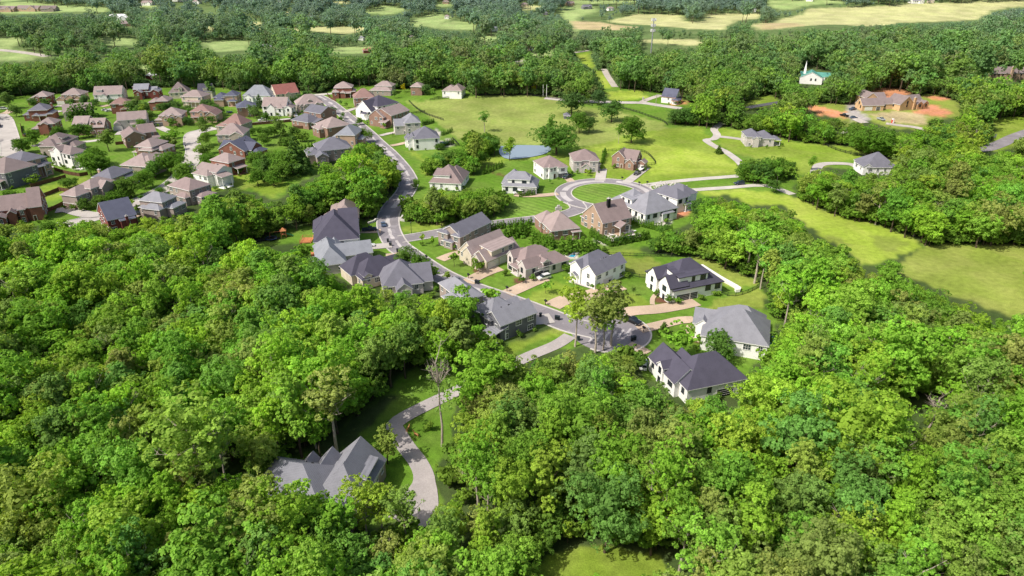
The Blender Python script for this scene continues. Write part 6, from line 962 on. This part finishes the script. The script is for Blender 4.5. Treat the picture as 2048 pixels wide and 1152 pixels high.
# orange terrace deck and the long red deck
def deck(poly, z, mat, label, rail=True):
    P_ = [G(*q) for q in poly]; t = thing('timber_deck', label, 'deck', P_[0]); n = len(P_); o0 = P_[0]; m = MB(); V = [(q.x - o0.x, q.y - o0.y, z) for q in P_]; m.add(V + [(x, y, z - .25) for x, y, _ in V], [tuple(range(n))] + [(i, (i + 1) % n, n + (i + 1) % n, n + i) for i in range(n)]); m.build('platform', [mat], t)
    for i in range(n):
        m = MB(); m.box(V[i][0] - .08, V[i][0] + .08, V[i][1] - .08, V[i][1] + .08, -.2, z + 1.0); m.build('post', [mat], t)
        if rail: m = MB(); a, b = Vector(V[i]), Vector(V[(i + 1) % n]); m.tube(a + Vector((0, 0, .95)), b + Vector((0, 0, .95)), .05, .05, 4); m.tube(a + Vector((0, 0, .5)), b + Vector((0, 0, .5)), .04, .04, 4); m.build('rail', [mat], t)
deck([(600,488),(622,487),(628,477),(606,477)], .5, CEDARW, 'bright orange timber deck beside the charcoal-roofed white house'); deck([(622,520),(632,518),(632,506),(622,506)], .4, CEDARW, 'orange timber steps deck at the wall of the charcoal-roofed house', False)
deck([(1141,477),(1157,475),(1153,466),(1140,468)], 1.1, CEDARW, 'red-stained deck at the end of the orange brick house')
# pools
def pool(poly, label):
    P_ = [G(*q) for q in poly]; o0 = sum(P_, Vector())/len(P_); t = thing('swimming_pool', label, 'swimming pool', (o0.x, o0.y, o0.z), 0, 'swimming pools'); V = [(q.x - o0.x, q.y - o0.y) for q in P_]; n = len(V); m = MB(); m.add([(x*1.25, y*1.25, .17) for x, y in V] + [(x, y, .17) for x, y in V] + [(x*1.25, y*1.25, -.1) for x, y in V], [(i, (i + 1) % n, n + (i + 1) % n, n + i) for i in range(n)] + [(2*n + i, 2*n + (i + 1) % n, (i + 1) % n, i) for i in range(n)]); m.build('coping', [STONE], t)
    w_, nn, pp_ = newmat('pool_water'); pp_.inputs['Base Color'].default_value = (.03,.28,.42,1) if 'blue' in label else (.05,.13,.15,1); pp_.inputs['Roughness'].default_value = .08; m = MB(); m.add([(x, y, .12) for x, y in V], [tuple(range(n))]); m.build('water', [w_], t)
pool([(1228,484),(1232,477),(1262,472),(1264,478)], 'dark narrow pool on the terrace of the black-chimney house'); pool([(1136,514),(1142,510),(1152,510),(1148,515)], 'blue pool behind the cream porch house'); pool([(882,291),(884,285),(896,284),(897,289)], 'bright blue pool behind the white charcoal-roofed house'); pool([(1536,694),(1534,672),(1546,672),(1552,694)], 'deep blue pool at the right end of the white pool house')
# lounge chairs / tables on the terraces
def lounge(a, rz, label, nm='lounge_chair'):
    p = G(*a); t = thing(nm, label, 'lounge chair', (p.x, p.y, p.z + .15), rz, 'terrace furniture'); m = MB(); m.box(-.35, .35, -.9, .4, .3, .42); m.build('seat', [WHITE], t); m = MB(); m.add([(-.35, .4, .35), (.35, .4, .35), (.35, .95, .85), (-.35, .95, .85), (-.35, .45, .28), (.35, .45, .28), (.35, 1.0, .78), (-.35, 1.0, .78)], [(0, 1, 2, 3), (4, 7, 6, 5), (0, 4, 5, 1), (3, 2, 6, 7), (0, 3, 7, 4), (1, 5, 6, 2)]); m.build('backrest', [WHITE], t)
    for x in (-.3, .3):
        for y in (-.8, .3): m = MB(); m.box(x - .03, x + .03, y - .03, y + .03, 0, .3); m.build('leg', [BLACK], t)
for i, (x, y, l) in enumerate(((1145,509,'white lounge chair at the blue pool, left of three'),(1149,508,'white lounge chair at the blue pool, middle of three'),(1153,508,'white lounge chair at the blue pool, right of three'),(1222,471,'white daybed on the black-chimney terrace'),(1250,468,'white lounge on the black-chimney terrace, further right'),(1268,464,'pale lounge at the corner of the black-chimney terrace'),(1318,447,'white lounge on the patio of the wide grey hip house'),(1340,441,'pale lounge at the patio end of the wide grey hip house'))): lounge((x, y), .4*i, l)
# retaining wall beside the box-dormer house, boulder bed, culvert, goal, toilet, signs
def wall(px, h, label, mat, wd=.35):
    pts = spline([G(*q) for q in px], 2); V, Fc = [], []
    for i, p_ in enumerate(pts):
        d = (pts[min(i + 1, len(pts) - 1)] - pts[max(i - 1, 0)]).normalized(); nn = Vector((-d.y, d.x))*wd; z = float(hgt(p_.x, p_.y))
        V += [(p_.x - nn.x, p_.y - nn.y, z - .3), (p_.x - nn.x, p_.y - nn.y, z + h), (p_.x + nn.x, p_.y + nn.y, z + h), (p_.x + nn.x, p_.y + nn.y, z - .3)]
    for i in range(len(pts) - 1): a = i*4; Fc += [(a + k, a + k + 1, a + k + 5, a + k + 4) for k in range(3)]
    Fc += [(0, 1, 2, 3), tuple(len(V) - 4 + k for k in (3, 2, 1, 0))]; tag(mesh_obj('retaining_wall', V, Fc, mat), label, 'wall')
wall([(1402,534),(1440,558),(1478,580),(1470,583)], 1.0, 'long white retaining wall beside the box-dormer house', WHITE, .6); wall([(752,440),(748,444),(736,448)], .8, 'pale stone culvert wall left of the road bend', STONE); wall([(806,433),(803,438),(801,441),(810,443)], .9, 'pale stone culvert wall right of the road bend', STONE)
V_ = G(1336, 375); r_ = random.Random(3); m = MB()
for i in range(120):
    x, y, s = r_.gauss(0, 5.2), r_.gauss(0, 3.6), r_.uniform(.25, .7); k = MB(); b = bmesh.new(); bmesh.ops.create_icosphere(b, subdivisions=1, radius=s)
    for v in b.verts: v.co *= r_.uniform(.75, 1.2); v.co.z *= .6
    m.add([(v.co.x + x, v.co.y + y, v.co.z + .15) for v in b.verts], [[v.index for v in f.verts] for f in b.faces]); b.free()
o = m.build('boulders', [STONE]); o.location = V_; o['kind'] = 'stuff'; o['label'] = 'bed of pale boulders and rubble between the two field lanes'
p = G(1227, 520); t = thing('soccer_goal', 'white soccer goal frame on the lawn behind the portico house', 'goal', p, .2); 
for x in (-1.8, 1.8): m = MB(); m.tube((x, 0, 0), (x, 0, 2), .06, .06, 6); m.build('post', [WHITE], t)
m = MB(); m.tube((-1.8, 0, 2), (1.8, 0, 2), .06, .06, 6); m.build('crossbar', [WHITE], t); m = MB(); [m.tube((x, 0, 2), (x, 1.2, 0), .04, .04, 5) for x in (-1.8, 1.8)]; m.build('brace', [WHITE], t)
p = G(1785, 246); t = thing('portable_toilet', 'red and white portable toilet by the gravel track of the building site', 'portable toilet', p); m = MB(); m.box(-.7, .7, -.7, .7, 0, 2.3); m.build('cabin', [noisy('red_plastic', (.6,.08,.06), .1)], t); m = MB(); m.box(-.45, .45, -.76, -.7, .1, 2.0); m.build('door', [WHITE], t); m = MB(); m.ext([(-.75, 2.3), (.75, 2.3), (.4, 2.65), (-.4, 2.65)], -.75, .75); m.build('roof', [WHITE], t)
p = G(1988, 277); t = thing('road_sign', 'pale square board on two posts beside the right-hand highway', 'sign board', p, .3); m = MB(); m.box(-1.3, 1.3, -.05, .05, .6, 2.6); m.build('board', [GREYM], t)
for x in (-1.1, 1.1): m = MB(); m.box(x - .06, x + .06, .05, .17, 0, 2.4); m.build('post', [WOOD], t)
p = G(1286, 201); t = thing('brick_gate_pillar', 'small pale gate pillar at the cottage drive', 'pillar', p); m = MB(); m.box(-.5, .5, -.5, .5, 0, 2.2); m.build('shaft', [STONE], t); m = MB(); m.box(-.65, .65, -.65, .65, 2.2, 2.4); m.build('cap', [STONE], t)
# entrance monument on the lawn by the side road (pale stone, with plaque)
p = G(1117, 420); t = thing('stone_monument', 'small pale stone chimney-like monument by the side road lawn', 'monument', p, .2); m = MB(); m.box(-1.4, 1.4, -.5, .5, 0, 1.3); m.build('base', [STONE], t); m = MB(); m.ext([(-.8, 1.3), (.8, 1.3), (.5, 2.2), (-.5, 2.2)], -.4, .4); m.build('top', [STONE], t)
# deer on the lawn
def deer_mesh():
    me = bpy.data.meshes.new('deer'); V = [(-.55,0,.95),(0,0,.97),(.5,0,1.0),(.78,0,1.3),(.92,0,1.5),(1.15,0,1.45),(-.72,0,.9)]; E = [(0,1),(1,2),(2,3),(3,4),(4,5),(0,6)]; Rr = [.2,.22,.2,.11,.1,.06,.05]
    for x, s, hind in ((.45,-1,0),(.45,1,0),(-.55,-1,1),(-.55,1,1)):
        b = len(V); root = 2 if not hind else 0
        V += [(x + (.08 if hind else 0), s*.15, .62), (x - (.1 if hind else .0), s*.15, .36), (x - (.04 if hind else 0), s*.15, .02)]; E += [(root, b), (b, b + 1), (b + 1, b + 2)]; Rr += [.09 if hind else .07, .04, .035]
    for s in (-1, 1): b = len(V); V.append((.84, s*.16, 1.66)); E.append((4, b)); Rr.append(.03)
    me.from_pydata(V, E, []); me.materials.append(noisy('deer_coat', (.36,.17,.07), .15, 2)); return me, Rr
dm, dr = deer_mesh()
for x, y, rz, l in ((833,874,2.5,'brown deer standing on the lawn, the larger-looking one lower on the slope'),(816,863,1.2,'brown deer near the driveway edge, upper of the two')):
    p = G(x, y); o = bpy.data.objects.new('deer', dm.copy()); COL.objects.link(o); o.location = p; o.rotation_euler.z = rz; o.scale = (.95,)*3; tag(o, l, 'deer', 'deer on the driveway lawn')
    md = o.modifiers.new('skin', 'SKIN')
    if not o.data.skin_vertices: 
        bpy.context.view_layer.objects.active = o; o.select_set(True)
    sv = o.data.skin_vertices[0].data if o.data.skin_vertices else None
    if sv:
        for i, r__ in enumerate(dr): sv[i].radius = (r__, r__)
        sv[1].use_root = True
    o.modifiers.new('smooth', 'SUBSURF').levels = 1
